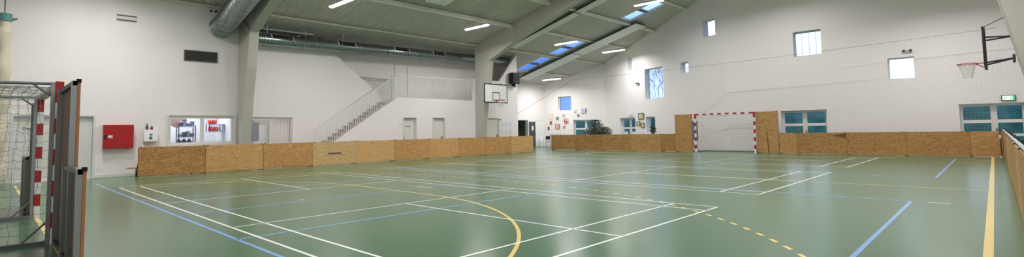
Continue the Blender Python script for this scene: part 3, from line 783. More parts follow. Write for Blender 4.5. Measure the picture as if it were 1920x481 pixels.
def goal(y, sg, label, netm, netr, fine):
    """sg: direction in which the net hangs back from the goal line"""
    root = thing('handball_goal', label, 'goal', (GC, y, 0), 0 if sg > 0 else 0)
    seq = [.28]+[.2]*20
    for s in (-1, 1):
        m = striped((s*1.54, 0, 2.08), (s*1.54, 0, 0), .08, seq); build('post', m, [RED, WHITE], root)
        b = MB(); b.box(s*1.54-.035, s*1.54+.035, sg*.045, sg*.085, 0, 2.05); build('post_back', b, ALU, root)
        t = MB(); t.tube([(s*1.54, sg*.04, 2.05), (s*1.54, sg*.95, 2.03)], .02, 8); build('top_arm', t, GOALBAR, root)
        t = MB(); t.tube([(s*1.54, sg*.06, 1.88), (s*1.54, sg*.26, 2.04)], .015, 6); build('brace', t, GOALBAR, root)
        t = MB(); t.box(s*1.54-.03, s*1.54+.03, min(sg*.05, sg*1.15), max(sg*.05, sg*1.15), .0, .05); build('ground_bar', t, GOALBAR, root)
        t = MB(); t.tube([(s*1.54, sg*.06, .30), (s*1.54, sg*.30, .05)], .014, 6); build('lower_brace', t, GOALBAR, root)
    m = striped((-1.5, 0, 2.04), (1.5, 0, 2.04), .08, [.2]+[.2]*20); build('crossbar', m, [RED, WHITE], root)
    t = MB(); t.box(-1.5, 1.5, min(sg*1.1, sg*1.15), max(sg*1.1, sg*1.15), 0, .05); build('rear_bar', t, GOALBAR, root)
    n = MB(); k = 3.0
    y1, y2 = sg*.95, sg*1.12
    for s in (-1, 1):
        net_plane(n, (s*1.54, sg*.08, .06), (s*1.54, y2, .06), (s*1.54, y1, 2.0), (s*1.54, sg*.08, 2.0), 9, 17, netr, .03, fine)
    net_plane(n, (-1.54, y2, .06), (1.54, y2, .06), (1.54, y1, 2.0), (-1.54, y1, 2.0), 28, 18, netr, .03, fine)
    net_plane(n, (-1.54, sg*.06, 2.0), (1.54, sg*.06, 2.0), (1.54, y1, 2.0), (-1.54, y1, 2.0), 28, 8, netr, -.05, fine)
    build('goal_net', n, netm, root)
    return root
goal(27.0, 1, 'red and white handball goal at the far boards', NETW, .0032, .0)
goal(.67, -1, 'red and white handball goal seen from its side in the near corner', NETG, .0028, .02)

# tall and low boards beside the near goal, seen from the back
def back_board(x0, x1, y, H, label, m=PLYDK):
    root = thing('goal_side_board', label, 'board', (x0, y, 0), 0, 'board panels beside the near goal')
    L = x1-x0
    s = MB(); s.box(0, L, .03, .055, .02, H-.01); build('plywood_sheet', s, [m], root)
    f = MB(); f.box(0, .05, -.02, .03, 0, H); build('upright', f, ALU, root)
    f = MB(); f.box(L-.05, L, -.02, .028, 0, H); build('upright', f, ALU, root)
    for za in (.02, H-.05):
        f = MB(); f.box(0, L, -.01, .03, za, za+.05); build('cross_rail', f, DKMET, root)
    e_ = MB(); e_.box(L, L+.006, .03, .056, .02, H-.02); build('edge_strip', e_, EDGEW, root)
    c = MB(); c.box(L-.03, L+.02, .02, .06, H-.02, H+.02); build('top_clip', c, RUBBER, root)
back_board(-8.70, -7.18, .66, 1.96, 'tall plywood panel right next to the near goal post, seen from behind')
back_board(-7.62, -6.36, .645, 1.04, 'low plywood panel in front of the tall one beside the near goal, seen from behind')
back_board(-12.95, -11.98, .62, 2.0, 'tall plywood panel behind the farther post of the near goal')
back_board(-13.9, -12.95, .56, 1.0, 'low plywood panel beyond the farther post of the near goal')

# ------------------------------------------------------------------ curtain net with cable along the far boards
cn = thing('curtain_net', 'fine white safety net hanging above the far boards', 'net', (-20.2, 27.14, 0))
def ntop(x): return 4.60+.02*x+.0018*(x-9)**2*.35 if False else 4.62+(x/20.5)*.36-.10*math.sin(PI*x/20.5)
n = MB(); Lx = 20.5; nu = int(Lx/.12)
for i in range(nu+1):
    x = i*Lx/nu; n.tube([(x, 0, 1.0), (x, 0, ntop(x))], .0016, 3, cap=False)
zz = 1.0
while zz < 5.0:
    xa = 0
    # keep strands below the cable
    pts = []
    for i in range(42):
        x = i*Lx/41
        if ntop(x) > zz: pts.append((x, 0, zz+.01*math.sin(x*3)))
    if len(pts) > 1: n.tube(pts, .0016, 3, cap=False)
    zz += .12
build('netting', n, NETD, cn)
c = MB(); c.tube([(i*Lx/40, 0, ntop(i*Lx/40)+.02) for i in range(41)], .006, 5); build('cable', c, DKMET, cn)
for i in range(0, 42):
    x = i*Lx/41; r = MB(); r.tube([(x, 0, ntop(x)-.02), (x, 0, ntop(x)+.04)], .012, 5); build('ring', r, WHITE, cn)
c = MB(); c.tube([(-20.2, 27.14, 4.66), (-26.9, 27.3, 2.0)], .008, 5); tag(build('guy_wire', c, DKMET, origin=(-20.2, 27.25, 4.66)), 'slanting steel wire running down from the net end towards the alcove', 'wire')

# gathered net at the left edge
gn = thing('gathered_net', 'cream coloured gathered divider net hanging at the left wall', 'net', (-21.3, .32, 0))
m = MB(); ps = []; rr = []
for k in range(60):
    z = .08+k*(5.0-.08)/59; ps.append((0, .02*math.sin(k*.7), z)); rr.append((.13 if z > 4.6 else .16+.03*math.sin(k*.5)))
m.tube(ps, rr, 14); build('net_bundle', m, CREAM, gn, smooth=True)
m = MB(); m.tube([(0,0,4.88), (0,0,5.1)], .17, 14); m.tube([(0,0,4.9), (.02,.28,4.98)], [.07, .03], 8); build('strap', m, mat('teal_strap', (90, 140, 136), .7, noise=.3, nscale=20), gn)
m = MB(); m.tube([(0,0,5.0), (.0,.0,roof_z(-21.3))], .012, 6); build('rope', m, DKMET, gn)

# ------------------------------------------------------------------ basketball hoops
def hoop(x, y, facing, label, colx):
    """facing: +1 board looks to +x; colx: x of the column face the arms are fixed to"""
    root = thing('basketball_hoop', label, 'basketball hoop', (x, y, 2.92)); s = facing
    b = MB(); b.box(-.015, .015, -.9, .9, 0, 1.05); build('backboard', b, WHITE, root)
    f = MB()
    for (ya, yb, za, zb) in ((-.9, .9, 0, .045), (-.9, .9, 1.005, 1.05), (-.9, -.855, 0, 1.05), (.855, .9, 0, 1.05)):
        f.box(s*.016-.004, s*.016+.004, ya, yb, za, zb)
    for (ya, yb, za, zb) in ((-.91, .91, -.012, 0), (-.91, .91, 1.05, 1.062), (-.912, -.9, 0, 1.05), (.9, .912, 0, 1.05)): f.box(-.019, .019, ya, yb, za, zb)
    build('border', f, BLACK, root)
    f = MB()
    for (ya, yb, za, zb) in ((-.295, .295, .55, .59), (-.295, .295, .13, .17), (-.295, -.255, .13, .59), (.255, .295, .13, .59)):
        f.box(s*.016-.004, s*.016+.004, ya, yb, za, zb)
    build('target_square', f, BLACK, root)
    r = MB(); R = .225; cx = s*(.16+R)
    r.tube([(cx+R*math.cos(2*PI*k/32), R*math.sin(2*PI*k/32), .13) for k in range(33)], .013, 8, cap=False)
    r.box(min(s*.015, s*.19), max(s*.015, s*.19), -.07, .07, .115, .135)
    r.beam((s*.02, -.07, .0), (s*.2, -.05, .12), .015, .02); r.beam((s*.02, .07, .0), (s*.2, .05, .12), .015, .02)
    build('rim', r, RED, root, smooth=True)
    n_ = MB(); K = 12
    for k in range(K):
        for d in (1, -1):
            pts = []
            for q in range(7):
                t = 2*PI*(k+d*q*.5)/K; rr = R-(R-.11)*min(1, q/4.5)**.8
                pts.append((cx+rr*math.cos(t), rr*math.sin(t), .12-.40*q/6))
            n_.tube(pts, .0065, 4, cap=False)
    build('net', n_, NETW, root)
    dx = colx-x
    a = MB()
    for zz, zc in ((.82, .82), (.10, .20)):
        for yy in (-.38, .45):
            a.tube([(-s*.02, yy, zz), (dx, 0, zc)], .024, 8)
    for yy in (-.38, .45): a.box(-.05 if s > 0 else .015, -.015 if s > 0 else .05, yy-.02, yy+.02, -.05, 1.1)
    build('support_arms', a, DKMET, root)
    for za in (.08, .70):
        p = MB(); p.box(dx-.03, dx+.03, -.1, .1, za, za+.22); build('wall_plate', p, DKMET, root)
hoop(-20.28, 19.95, 1, 'basketball hoop with white backboard mounted on the steel column beside the gallery', -20.85)
hoop(-.10, 19.85, -1, 'basketball hoop seen edge-on by the window side column', .50)
m = MB(); m.tube([(-.14, 19.7, 4.03), (.36, 19.72, 4.28)], .012, 6); tag(build('hoop_stay', m, DKMET, origin=(-.14, 19.7, 4.03)), 'thin metal stay above the edge-on basketball backboard', 'stay')

# ------------------------------------------------------------------ loudspeaker, papers
sp = thing('loudspeaker', 'black loudspeaker mounted high on the white wall fin', 'loudspeaker', (XG+.02, 23.25, 4.3))
m = MB(); m.box(.06, .42, -.30, .30, 0, .70); build('cabinet', m, BLACK, sp, bevel=.02)
m = MB(); m.lathe([(.17, .421), (.17, .43), (.10, .41), (.03, .405), (0, .405)], (0, 0, .25), 20, axis='x'); build('woofer', m, DKMET, sp)
m = MB(); m.lathe([(.06, .421), (.06, .43), (.0, .415)], (0, 0, .55), 16, axis='x'); build('tweeter', m, DKMET, sp)
m = MB(); m.box(0, .08, -.05, .05, .1, .5); m.box(.05, .3, -.04, .04, -.14, .0); m.box(.24, .3, -.04, .04, -.22, -.12); build('bracket', m, BLACK, sp)
INK = mat('blue_grey_print', (196, 202, 222), .7)
for r in range(2):
    for c in range(3):
        y = 22.20+c*.36; z = (1.50, 1.00)[r]
        p = thing('paper_sheet', 'white printed sheet taped to the wall fin, %s row, %s' % (['upper', 'lower'][r], ['nearest the doorway', 'middle of three', 'nearest the wall edge'][c]), 'paper', (XG+.004, y, z), 0, 'printed sheets on the wall fin')
        m = MB(); m.box(0, .004, 0, .32, 0, .42); build('sheet', m, WHITE, p)
        m = MB()
        for q in range(6): m.box(.0045, .0055, .03, .29-.02*(q % 3), .36-q*.055, .385-q*.055)
        build('print', m, INK, p)
m = MB(); m.box(0, .012, 0, .08, 0, .08); tag(build('light_switch', m, LGREY, loc=(XG, 14.82, 1.71)), 'small light switch on the wall left of the lettered store door', 'switch')
m = MB(); m.box(0, .012, 0, .1, 0, .07); m.box(.012, .016, .02, .04, .02, .05); m.box(.012, .016, .06, .08, .02, .05); tag(build('wall_socket', m, WHITE, loc=(XL, 2.66, .29)), 'small white wall socket low beside the near double door', 'socket')
m = MB(); m.box(0, .06, 0, .07, 0, .07); tag(build('door_alarm', m, DKMET, loc=(XG, 22.12, 2.0)), 'tiny dark sensor at the top corner of the doorway by the printed sheets', 'sensor')

# ------------------------------------------------------------------ left wall fittings
hc = thing('hose_cabinet', 'red fire hose cabinet on the white wall', 'fire cabinet', (XL, 2.78, .97))
m = MB(); m.box(0, .22, 0, .82, 0, .80); build('body', m, RED, hc, bevel=.008)
m = MB(); m.box(.221, .235, .01, .81, .01, .79); dr = build('door', m, mat('cabinet_red', (170, 26, 34), .35), hc, bevel=.004)
m = MB(); m.box(.236, .25, .01, .07, .32, .46); build('latch', m, BLACK, dr)
m = MB(); m.box(.236, .238, .12, .20, .36, .44); m.box(.236, .238, .21, .235, .34, .45); m.prism([(.236, .0)], 0, 0) if False else None; build('hose_symbol', m, WHITE, dr)
sd = thing('dispenser_box', 'white wall box with small blue stickers above the first boards', 'wall box', (XL, 3.90, 1.17))
m = MB(); m.prism([(0, 0), (.20, 0), (.20, .05), (.16, .42), (0, .42)], 0, .40); build('housing', m, WHITE, sd, bevel=.01)
m = MB(); m.box(.19, .196, .17, .24, .22, .28); m.box(.196, .20, .15, .24, .08, .18); build('sticker', m, mat('blue_sticker', (70, 110, 150), .5), sd)
for k, (yy, h_, c_, nm) in enumerate(((4.0, .22, (86, 92, 96), 'grey'), (4.14, .14, (110, 52, 74), 'dark red'))):
    b = thing('small_bottle', '%s bottle standing on the white wall box' % nm, 'bottle', (XL+.08, yy, 1.592), 0)
    m = MB(); m.lathe([(0, 0), (.035, 0), (.04, .02), (.04, h_*.6), (.015, h_*.72), (.015, h_*.85), (0, h_*.85)], n=14); build('body', m, mat('bottle_%d' % k, c_, .35), b, smooth=True)
    m = MB(); m.lathe([(.0, h_*.83), (.02, h_*.83), (.02, h_), (0, h_)], n=12); build('cap', m, BLACK, b)
def vent(y0, y1, z0, z1, label, slats, m1, m2):
    v = thing('wall_vent', label, 'vent', (XL, y0, z0))
    f = sheet(rect(0, y1-y0, 0, z1-z0), [rect(.03, y1-y0-.03, .03, z1-z0-.03)], .03); f.v = [(q[1], q[0], q[2]) for q in f.v]; build('frame', f, m1, v)
    b = MB(); b.box(.0, .004, .02, y1-y0-.02, .02, z1-z0-.02); build('backing', b, m2, v)
    for k in range(slats):
        z = .04+(z1-z0-.08)*(k+.5)/slats; s = MB(); s.beam((.015, .03, z), (.015, y1-y0-.03, z), .022, .006); build('slat', s, m1, v)
vent(5.09, 6.22, 4.16, 4.58, 'wide dark louvred vent high on the wall near the big duct', 12, mat('dark_louvre', (112, 108, 106), .6), BLACK)
v = thing('wall_vent', 'small slot vent with two dark bars high on the wall', 'vent', (XL, 3.05, 5.40))
m = MB(); m.box(0, .03, 0, .56, 0, .20); build('cover', m, mat('vent_cover', (222, 218, 214), .5), v)
for z in (.0, .16):
    m = MB(); m.box(.03, .045, 0, .56, z, z+.035); build('slot', m, mat('vent_slot', (86, 74, 74), .6), v)
for k, y in enumerate((5.95, 6.12)):
    m = MB(); m.lathe([(0, 0), (.04, 0), (.04, .07), (0, .07)], n=12, axis='x'); tag(build('wall_bolt', m, BLACK, loc=(XL, y, 6.18), smooth=True), 'small black round fitting just below the roof, %s the big duct' % ('farther from' if k == 0 else 'nearer to'), 'fitting', 'round fittings under the roof')
bn = thing('wooden_bench', 'low wooden bench between wall and first board, only its end in view', 'bench', (-21.35, 3.4, 0))
m = MB(); m.box(-.12, .12, 0, 2.2, .27, .30); build('seat', m, EDGEW, bn)
for yy in (.25, 1.9):
    m = MB(); m.box(-.10, .10, yy, yy+.04, 0, .27); build('leg', m, DKMET, bn)

# ------------------------------------------------------------------ store room behind the two windows
mb = MB(); mb.box(-24.4, -24.3, 3.6, 6.94, 0, 2.6); mb.box(-24.3, XL-.3, 3.5, 3.6, 0, 2.6); mb.box(-24.3, XL-.3, 6.92, 6.98, 0, 2.6); mb.box(-24.4, XL-.3, 3.5, 6.98, 2.5, 2.6)
struct('wall_store', mb, WHITE)
cas = sheet(rect(4.60, 6.94, .98, 2.16), [rect(4.66, 6.88, 1.04, 2.10)], .03); cas.v = [(XL+v[1], v[0], v[2]) for v in cas.v]
root = sthing('window_30', (XL, 4.6, 1)); build('window_casing', cas, TRIMW, root, origin=(XL, 4.6, 1))
fr = sheet(rect(4.66, 6.88, 1.04, 2.10), [rect(4.74, 5.69, 1.11, 2.0), rect(5.81, 6.76, 1.11, 2.0)], .08); fr.v = [(XL-.1+v[1], v[0], v[2]) for v in fr.v]; build('window_frame', fr, TRIMW, root, origin=(XL, 4.6, 1))
g = MB(); g.quad((XL-.06, 4.74, 1.11), (XL-.06, 5.69, 1.11), (XL-.06, 5.69, 2.0), (XL-.06, 4.74, 2.0)); g.quad((XL-.06, 5.81, 1.11), (XL-.06, 6.76, 1.11), (XL-.06, 6.76, 2.0), (XL-.06, 5.81, 2.0)); build('glass_pane', g, GLASSB, root, origin=(XL, 4.6, 1))
sl = thing('ceiling_panel_lamp', 'bright panel lamp on the ceiling of the small store', 'lamp', (-23.2, 5.4, 2.48))
m = MB(); m.box(-.5, .5, -1.2, 1.2, 0, .02); build('housing', m, WHITE, sl)
m = MB(); m.box(-.48, .48, -1.18, 1.18, -.012, 0); build('diffuser', m, mat('lit_panel', (240, 244, 255), .5, emit=(232, 238, 255), estr=7.0), sl)
def shelf(loc, W, levels, label, m=LGREY, depth=.35, z0=0):
    s = thing('metal_shelf', label, 'shelf', loc)
    for z in levels:
        b = MB(); b.box(0, depth, 0, W, z-.015, z+.01); build('shelf_board', b, m, s)
    for yy in (0, W-.03):
        for xx in (0, depth-.03):
            b = MB(); b.box(xx, xx+.03, yy, yy+.03, z0, max(levels)+.05); build('leg', b, DKMET, s)
    return s
shelf((-23.5, 5.28, 0), .60, (.4, .9, 1.30, 1.72), 'grey metal shelf rack behind the left store window')
shelf((-23.5, 6.32, 0), .85, (1.50, 1.80), 'pale grey wall shelf behind the right store window', LGREY, .45, 1.5)
bagm = mat('red_bag', (214, 32, 36), .6, noise=.2, nscale=10)
for k, (y, z, w_) in enumerate(((6.32, 1.82, .30), (6.34, 1.52, .34))):
    b = thing('red_bag', 'red sports bag on the %s shelf behind the right store window' % ('upper' if k == 0 else 'lower'), 'bag', (-23.2, y, z), 0, 'red bags in the store')
    m = MB(); m.box(-.12, .14, 0, w_, 0, .2 if k else .17); build('body', m, bagm, b, bevel=.05)
    m = MB(); m.tube([(.14, w_*.25, .1), (.17, w_*.35, .19), (.17, w_*.65, .19), (.14, w_*.75, .1)], .01, 5); build('handle', m, WHITE, b)
rd = thing('round_mat', 'round brown mat hanging on the store wall behind the left window', 'mat', (-23.3, 5.28, 1.98))
m = MB(); m.lathe([(0, 0), (.30, 0), (.30, .05), (0, .05)], n=28, axis='x'); build('disc', m, mat('brown_mat', (150, 120, 112), .8, noise=.15, nscale=6), rd)
cols = [((96, 104, 150), 'blue grey'), ((60, 60, 76), 'dark'), ((120, 124, 150), 'pale violet'), ((86, 88, 104), 'slate')]
k = 0
for z in (1.31, 1.73):
    for j in range(4):
        c_, nm = cols[(j+k) % 4]; h_ = .14+.05*((j*7+k) % 3)
        b = thing('storage_box', '%s box on the %s of the grey rack in the store, place %s' % (nm, 'upper shelf' if k else 'middle shelf', ['one', 'two', 'three', 'four'][j]), 'box', (-23.3, 5.31+j*.135, z), 0, 'boxes on the store rack')
        m = MB(); m.box(-.1, .12, 0, .115, 0, h_); build('body', m, mat('box_%d' % ((j+k) % 4), c_, .6), b, bevel=.006)
        m = MB(); m.box(-.104, .124, -.003, .118, h_-.03, h_+.005); build('lid', m, mat('boxlid_%d' % ((j) % 2), ((200, 204, 220), (70, 74, 92))[j % 2], .5), b)
    k += 1
for j in range(3):
    b = thing('equipment_bag', 'dark crumpled equipment bag low on the grey rack in the store, %s' % ['first', 'middle', 'last'][j], 'bag', (-23.3, 5.33+j*.18, .91), 0, 'dark bags on the store rack')
    m = MB(); m.lathe([(0, 0), (.07, .01), (.09, .12), (.08, .26), (.03, .32), (0, .33)], n=14); build('body', m, mat('dark_bag', (84, 88, 112), .8, noise=.4, nscale=14, bump=.6, bscale=30), b, smooth=True)
    m = MB(); m.tube([(0, -.03, .32), (0, 0, .38), (0, .03, .32)], .006, 5); build('drawstring', m, BLACK, b)
for j in range(3):
    b = thing('clear_bottle', 'pale bottle on the right store shelf, %s' % ['nearest the red bag', 'middle one', 'nearest the window edge'][j], 'bottle', (-23.15, 6.74+j*.13, 1.515 if j != 1 else 1.515), 0, 'bottles on the store shelf')
    m = MB(); m.lathe([(0, 0), (.04, 0), (.045, .05), (.045, .15), (.02, .2), (.02, .24), (0, .24)], n=12); build('body', m, mat('pale_bottle', (176, 190, 214), .3), b, smooth=True)
    m = MB(); m.lathe([(0, .235), (.022, .235), (.022, .26), (0, .26)], n=10); build('cap', m, DKMET, b)

# ------------------------------------------------------------------ blinds window behind the column
mb = MB(); mb.box(-25.6, -25.5, 7.2, 9.98, 0, 2.6); mb.box(-25.5, XS-.18, 7.1, 7.2, 0, 2.6); mb.box(-25.5, XS-.18, 9.88, 9.98, 0, 2.6); mb.box(-25.6, XS-.18, 7.1, 9.98, 2.5, 2.6)
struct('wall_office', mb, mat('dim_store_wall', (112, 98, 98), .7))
root = sthing('window_31', (XS, 7.9, .9))
fr = sheet(rect(7.9, 9.75, .9, 2.11), [rect(7.96, 8.74, .96, 2.05), rect(8.82, 9.69, .96, 2.05)], .06); fr.v = [(XS-.12+v[1], v[0], v[2]) for v in fr.v]; build('window_frame', fr, TRIMW, root, origin=(XS, 7.9, .9))
g = MB(); g.quad((XS-.09, 7.96, .96), (XS-.09, 9.69, .96), (XS-.09, 9.69, 2.05), (XS-.09, 7.96, 2.05)); build('glass_pane', g, GLASSB, root, origin=(XS, 7.9, .9))
bl = thing('vertical_blind', 'white vertical slat blind behind the window next to the near steel column', 'blind', (XS-.32, 7.95, .9))
m = MB(); m.box(-.02, .02, 0, 1.8, 1.18, 1.22); build('head_rail', m, LGREY, bl)
for k in range(21):
    y = .04+k*.086; s = MB(); a = .12 if y < .85 else .95
    s.beam((0, y, 0), (0, y, 1.18), .004, .004) if False else s.quad((-.04*math.sin(a), y-.04*math.cos(a), 0), (.04*math.sin(a), y+.04*math.cos(a), 0), (.04*math.sin(a), y+.04*math.cos(a), 1.18), (-.04*math.sin(a), y-.04*math.cos(a), 1.18))
    o = build('blind_slat', s, mat('blind_slat', (246, 240, 240), .7), bl); sm = o.modifiers.new('solid', 'SOLIDIFY'); sm.thickness = .003
ol = thing('ceiling_panel_lamp', 'warm panel lamp on the ceiling of the room behind the blind', 'lamp', (-24.4, 8.4, 2.48))
m = MB(); m.box(-.4, .4, -.9, .9, 0, .02); build('housing', m, WHITE, ol)
m = MB(); m.box(-.38, .38, -.88, .88, -.012, 0); build('diffuser', m, mat('lit_panel_warm', (255, 240, 236), .5, emit=(255, 246, 242), estr=12.0), ol)
ec = thing('electrical_box', 'grey flat box with black top lamp hanging right of the near steel column', 'wall box', (XS+.02, 7.72, 1.08))
m = MB(); m.box(0, .16, 0, .52, 0, .80); build('housing', m, mat('grey_box', (148, 152, 158), .5), ec, bevel=.02)
m = MB(); m.box(.02, .14, .02, .26, .80, .90); build('top_lamp', m, BLACK, ec, bevel=.01)
m = MB(); m.tube([(.08, .3, 0), (.08, .3, -.3)], .012, 6); build('cable', m, BLACK, ec)

# ------------------------------------------------------------------ artworks and signs on the far wall
ART = [
 (.46, .83, 2.17, 2.66, [(246, 236, 220), (240, 214, 190), (250, 246, 240), (200, 120, 90), (238, 226, 200)], 'large pale beige artwork with red dabs, top left of the group'),
 (1.13, 1.37, 2.15, 2.38, [(130, 146, 150), (90, 110, 120), (220, 224, 224), (60, 80, 90)], 'small grey blue artwork in the middle of the group'),
 (1.71, 1.94, 2.40, 2.58, [(250, 240, 240), (214, 120, 120), (240, 200, 190), (120, 50, 60)], 'small pink and red artwork high in the group'),
 (1.84, 2.21, 1.79, 2.23, [(250, 240, 236), (168, 44, 40), (60, 30, 34), (240, 200, 180), (214, 90, 70)], 'large red and white patterned artwork, right of the group'),
 (.54, .73, 1.78, 2.05, [(150, 84, 50), (60, 40, 34), (220, 130, 70)], 'small orange brown artwork below the beige one'),
 (1.02, 1.44, 1.38, 1.82, [(246, 230, 220), (190, 60, 50), (70, 34, 40), (230, 150, 120), (250, 244, 240)], 'large red and white patterned artwork, bottom of the group'),
 (1.74, 1.92, 1.45, 1.67, [(180, 110, 120), (90, 60, 90), (240, 220, 220)], 'small mauve artwork low in the group'),
 (.33, .52, 1.35, 1.61, [(196, 120, 80), (120, 60, 50), (240, 180, 130), (80, 50, 60)], 'small orange artwork, lowest and farthest left'),
 (2.75, 2.98, 2.66, 2.88, [(246, 240, 214), (150, 150, 160), (250, 250, 246), (200, 190, 130)], 'small yellowish white artwork above the alcove door'),
 (3.02, 3.20, 2.36, 2.54, [(80, 74, 120), (50, 48, 80), (150, 150, 180)], 'small dark violet artwork above the alcove door'),
 (3.40, 3.80, 2.55, 2.99, [(240, 240, 246), (96, 86, 160), (40, 36, 90), (250, 250, 252)], 'large violet and white patterned artwork high on the right')]
for k, (a, b, z0, z1, cols_, l) in enumerate(ART):
    d = Vector((math.cos(rz0), math.sin(rz0))); p = W0+d*a; nrm = Vector((math.sin(rz0), -math.cos(rz0)))
    t = thing('artwork', l, 'artwork', (p.x, p.y, z0), rz0, 'artworks on the alcove wall')
    m = MB(); m.box(0, b-a, -.03, 0, 0, z1-z0); build('canvas', m, patch_mat('art_%d' % k, cols_, 14 if b-a > .3 else 16), t, bevel=.004)
for k, (a, b, z0, z1, l) in enumerate(((4.19, 4.82, 1.96, 2.39, 'largest olive framed picture, on top of the three'), (3.98, 4.38, 1.53, 1.84, 'small olive framed picture, lower left of the three'), (4.45, 4.85, 1.38, 1.72, 'small olive framed picture, lower right of the three'))):
    d = Vector((math.cos(rz1), math.sin(rz1))); p = W1+d*a
    t = thing('framed_picture', l, 'picture', (p.x, p.y, z0), rz1, 'framed pictures between door and window')
    f = sheet(rect(0, b-a, 0, z1-z0), [rect(.07, b-a-.07, .045, z1-z0-.045)], .04); f.v = [(v[0], v[1]-.04, v[2]) for v in f.v]; build('frame', f, mat('olive_frame', (112, 104, 78), .5), t)
    m = MB(); m.box(.06, b-a-.06, -.02, -.005, .04, z1-z0-.04); build('picture', m, patch_mat('pic_%d' % k, [(222, 214, 184), (190, 184, 140), (150, 140, 100), (240, 232, 208)], 10), t)
GREEN = mat('exit_green', (20, 150, 100), .5, emit=(30, 190, 130), estr=.9)
EXW = mat('exit_white', (240, 246, 244), .5, emit=(235, 255, 248), estr=.55)
EXP = mat('exit_plain', (226, 234, 232), .5)
def exit_sign(loc, rz, W, H, label, frame, lit=True):
    t = thing('exit_sign', label, 'exit sign', loc, rz)
    m = MB(); m.box(0, W, -.06, 0, 0, H); build('housing', m, frame, t, bevel=.005)
    m = MB(); m.box(.03, W-.03, -.066, -.06, .025, H-.025); build('sign_face', m, EXW if lit else EXP, t)
    m = MB(); x = W*.70; s = H
    # running figure and arrow
    m.lathe([(0, 0), (s*.055, 0), (s*.055, .004), (0, .004)], (x+.01, -.07, s*.76), 12, axis='y')
    m.beam((x, -.068, s*.68), (x-.02*s/.2, -.068, s*.45), .004, .02*s/.2); m.beam((x-.02, -.068, s*.46), (x+.03, -.068, s*.32), .004, .014); m.beam((x+.03, -.068, s*.32), (x+.025, -.068, s*.18), .004, .014)
    m.beam((x-.02, -.068, s*.46), (x-.05, -.068, s*.26), .004, .014); m.beam((x, -.068, s*.66), (x+.045, -.068, s*.55), .004, .012); m.beam((x, -.068, s*.66), (x-.045, -.068, s*.58), .004, .012)
    m.box(W*.80, W-.035, -.07, -.066, .03, H-.03)
    m.beam((W*.2, -.068, H*.5), (W*.45, -.068, H*.5), .004, .02); m.beam((W*.2, -.068, H*.5), (W*.28, -.068, H*.68), .004, .015); m.beam((W*.2, -.068, H*.5), (W*.28, -.068, H*.32), .004, .015)
    build('pictogram', m, GREEN if lit else mat('exit_pale_green', (170, 206, 192), .5), t)
exit_sign((.25, FY, 2.19), 0, .41, .22, 'lit green and white exit sign above the right hand glazed door', DKMET)
d = Vector((math.cos(rz1), math.sin(rz1))); p = W1+d*3.16
exit_sign((p.x, p.y, 2.22), rz1, .42, .22, 'white exit sign above the glazed door left of the framed pictures', WHITE, False)
def emergency(loc, rz, label):
    t = thing('emergency_light', label, 'emergency lamp', loc, rz, 'twin head emergency lamps')
    m = MB(); m.box(-.10, .10, -.07, 0, 0, .12); build('housing', m, LGREY, t, bevel=.01)
    for s in (-1, 1):
        m = MB(); m.lathe([(0, 0), (.045, -.0), (.06, -.06), (.05, -.07), (0, -.065)], (s*.12, -.06, .08), 12, axis='y'); build('lamp_head', m, DKMET, t, smooth=True)
p = W1+d*4.3; emergency((p.x, p.y, 4.38), rz1, 'twin head emergency lamp left of the tall window')
emergency((-2.62, FY, 4.48), 0, 'twin head emergency lamp above the square window at right')

# ------------------------------------------------------------------ plants
def leafy(root, n, cx, cy, cz, rx, ry, rz_, size):
    m = MB()
    for _ in range(n):
        a = random.uniform(0, 2*PI); b = random.uniform(-1, 1); r = random.random()**.4
        p = Vector((cx+rx*r*math.cos(a)*math.sqrt(1-b*b), cy+ry*r*math.sin(a)*math.sqrt(1-b*b), cz+rz_*r*b))
        u = Vector((random.uniform(-1, 1), random.uniform(-1, 1), random.uniform(-.6, .4))).normalized(); v = u.cross(Vector((random.uniform(-1,1), random.uniform(-1,1), 1))).normalized()
        s = size*random.uniform(.6, 1.2)
        m.quad(p-u*s, p-v*s*.35, p+u*s, p+v*s*.35)
    return m
pl = thing('potted_ficus', 'large dark green bushy plant standing behind the far boards', 'plant', (-20.35, 30.0, 0))
m = MB(); m.lathe([(0, 0), (.22, 0), (.3, .42), (.33, .45), (.3, .45), (.27, .40), (0, .40)], n=20); build('pot', m, mat('terracotta_grey', (110, 104, 98), .7), pl, smooth=True)
m = MB()
for k in range(7):
    a = k*.9; m.tube([(0, 0, .4), (.25*math.cos(a), .25*math.sin(a), .9), (.7*math.cos(a)*(.6+.1*k), .5*math.sin(a), 1.5)], [.03, .02, .008], 6)
m.tube([(0, 0, .4), (.0, 0, 1.2), (.1, 0, 1.9)], [.03, .02, .008], 6)
build('stem', m, BARK, pl)
m = leafy(pl, 1900, .1, 0, 1.12, 1.12, .7, .46, .10)
m2 = leafy(pl, 170, .0, 0, 1.68, .5, .4, .2, .10); i = len(m.v); m.v += m2.v; m.f += [tuple(q+i for q in f) for f in m2.f]; m.m += m2.m
m2 = leafy(pl, 110, -.1, 0, 1.93, .42, .3, .07, .10); i = len(m.v); m.v += m2.v; m.f += [tuple(q+i for q in f) for f in m2.f]; m.m += m2.m
build('foliage', m, LEAF, pl)
pl = thing('potted_plant', 'slim potted plant standing in the grey doorway of the alcove', 'plant', (-27.5, 29.55, 0))
m = MB(); m.lathe([(0, 0), (.14, 0), (.18, .9), (0, .9)], n=16); build('pot', m, BLACK, pl, smooth=True)
m = MB(); m.tube([(0, 0, .9), (0, 0, 1.8)], .012, 6); build('stem', m, BARK, pl)
build('foliage', leafy(pl, 120, 0, 0, 1.55, .32, .32, .4, .09), LEAF, pl)
pl = thing('potted_plant', 'small bushy potted plant below the low garden window', 'plant', (-15.9, 29.75, 0))
m = MB(); m.lathe([(0, 0), (.16, 0), (.2, .75), (0, .75)], n=16); build('pot', m, LGREY, pl, smooth=True)
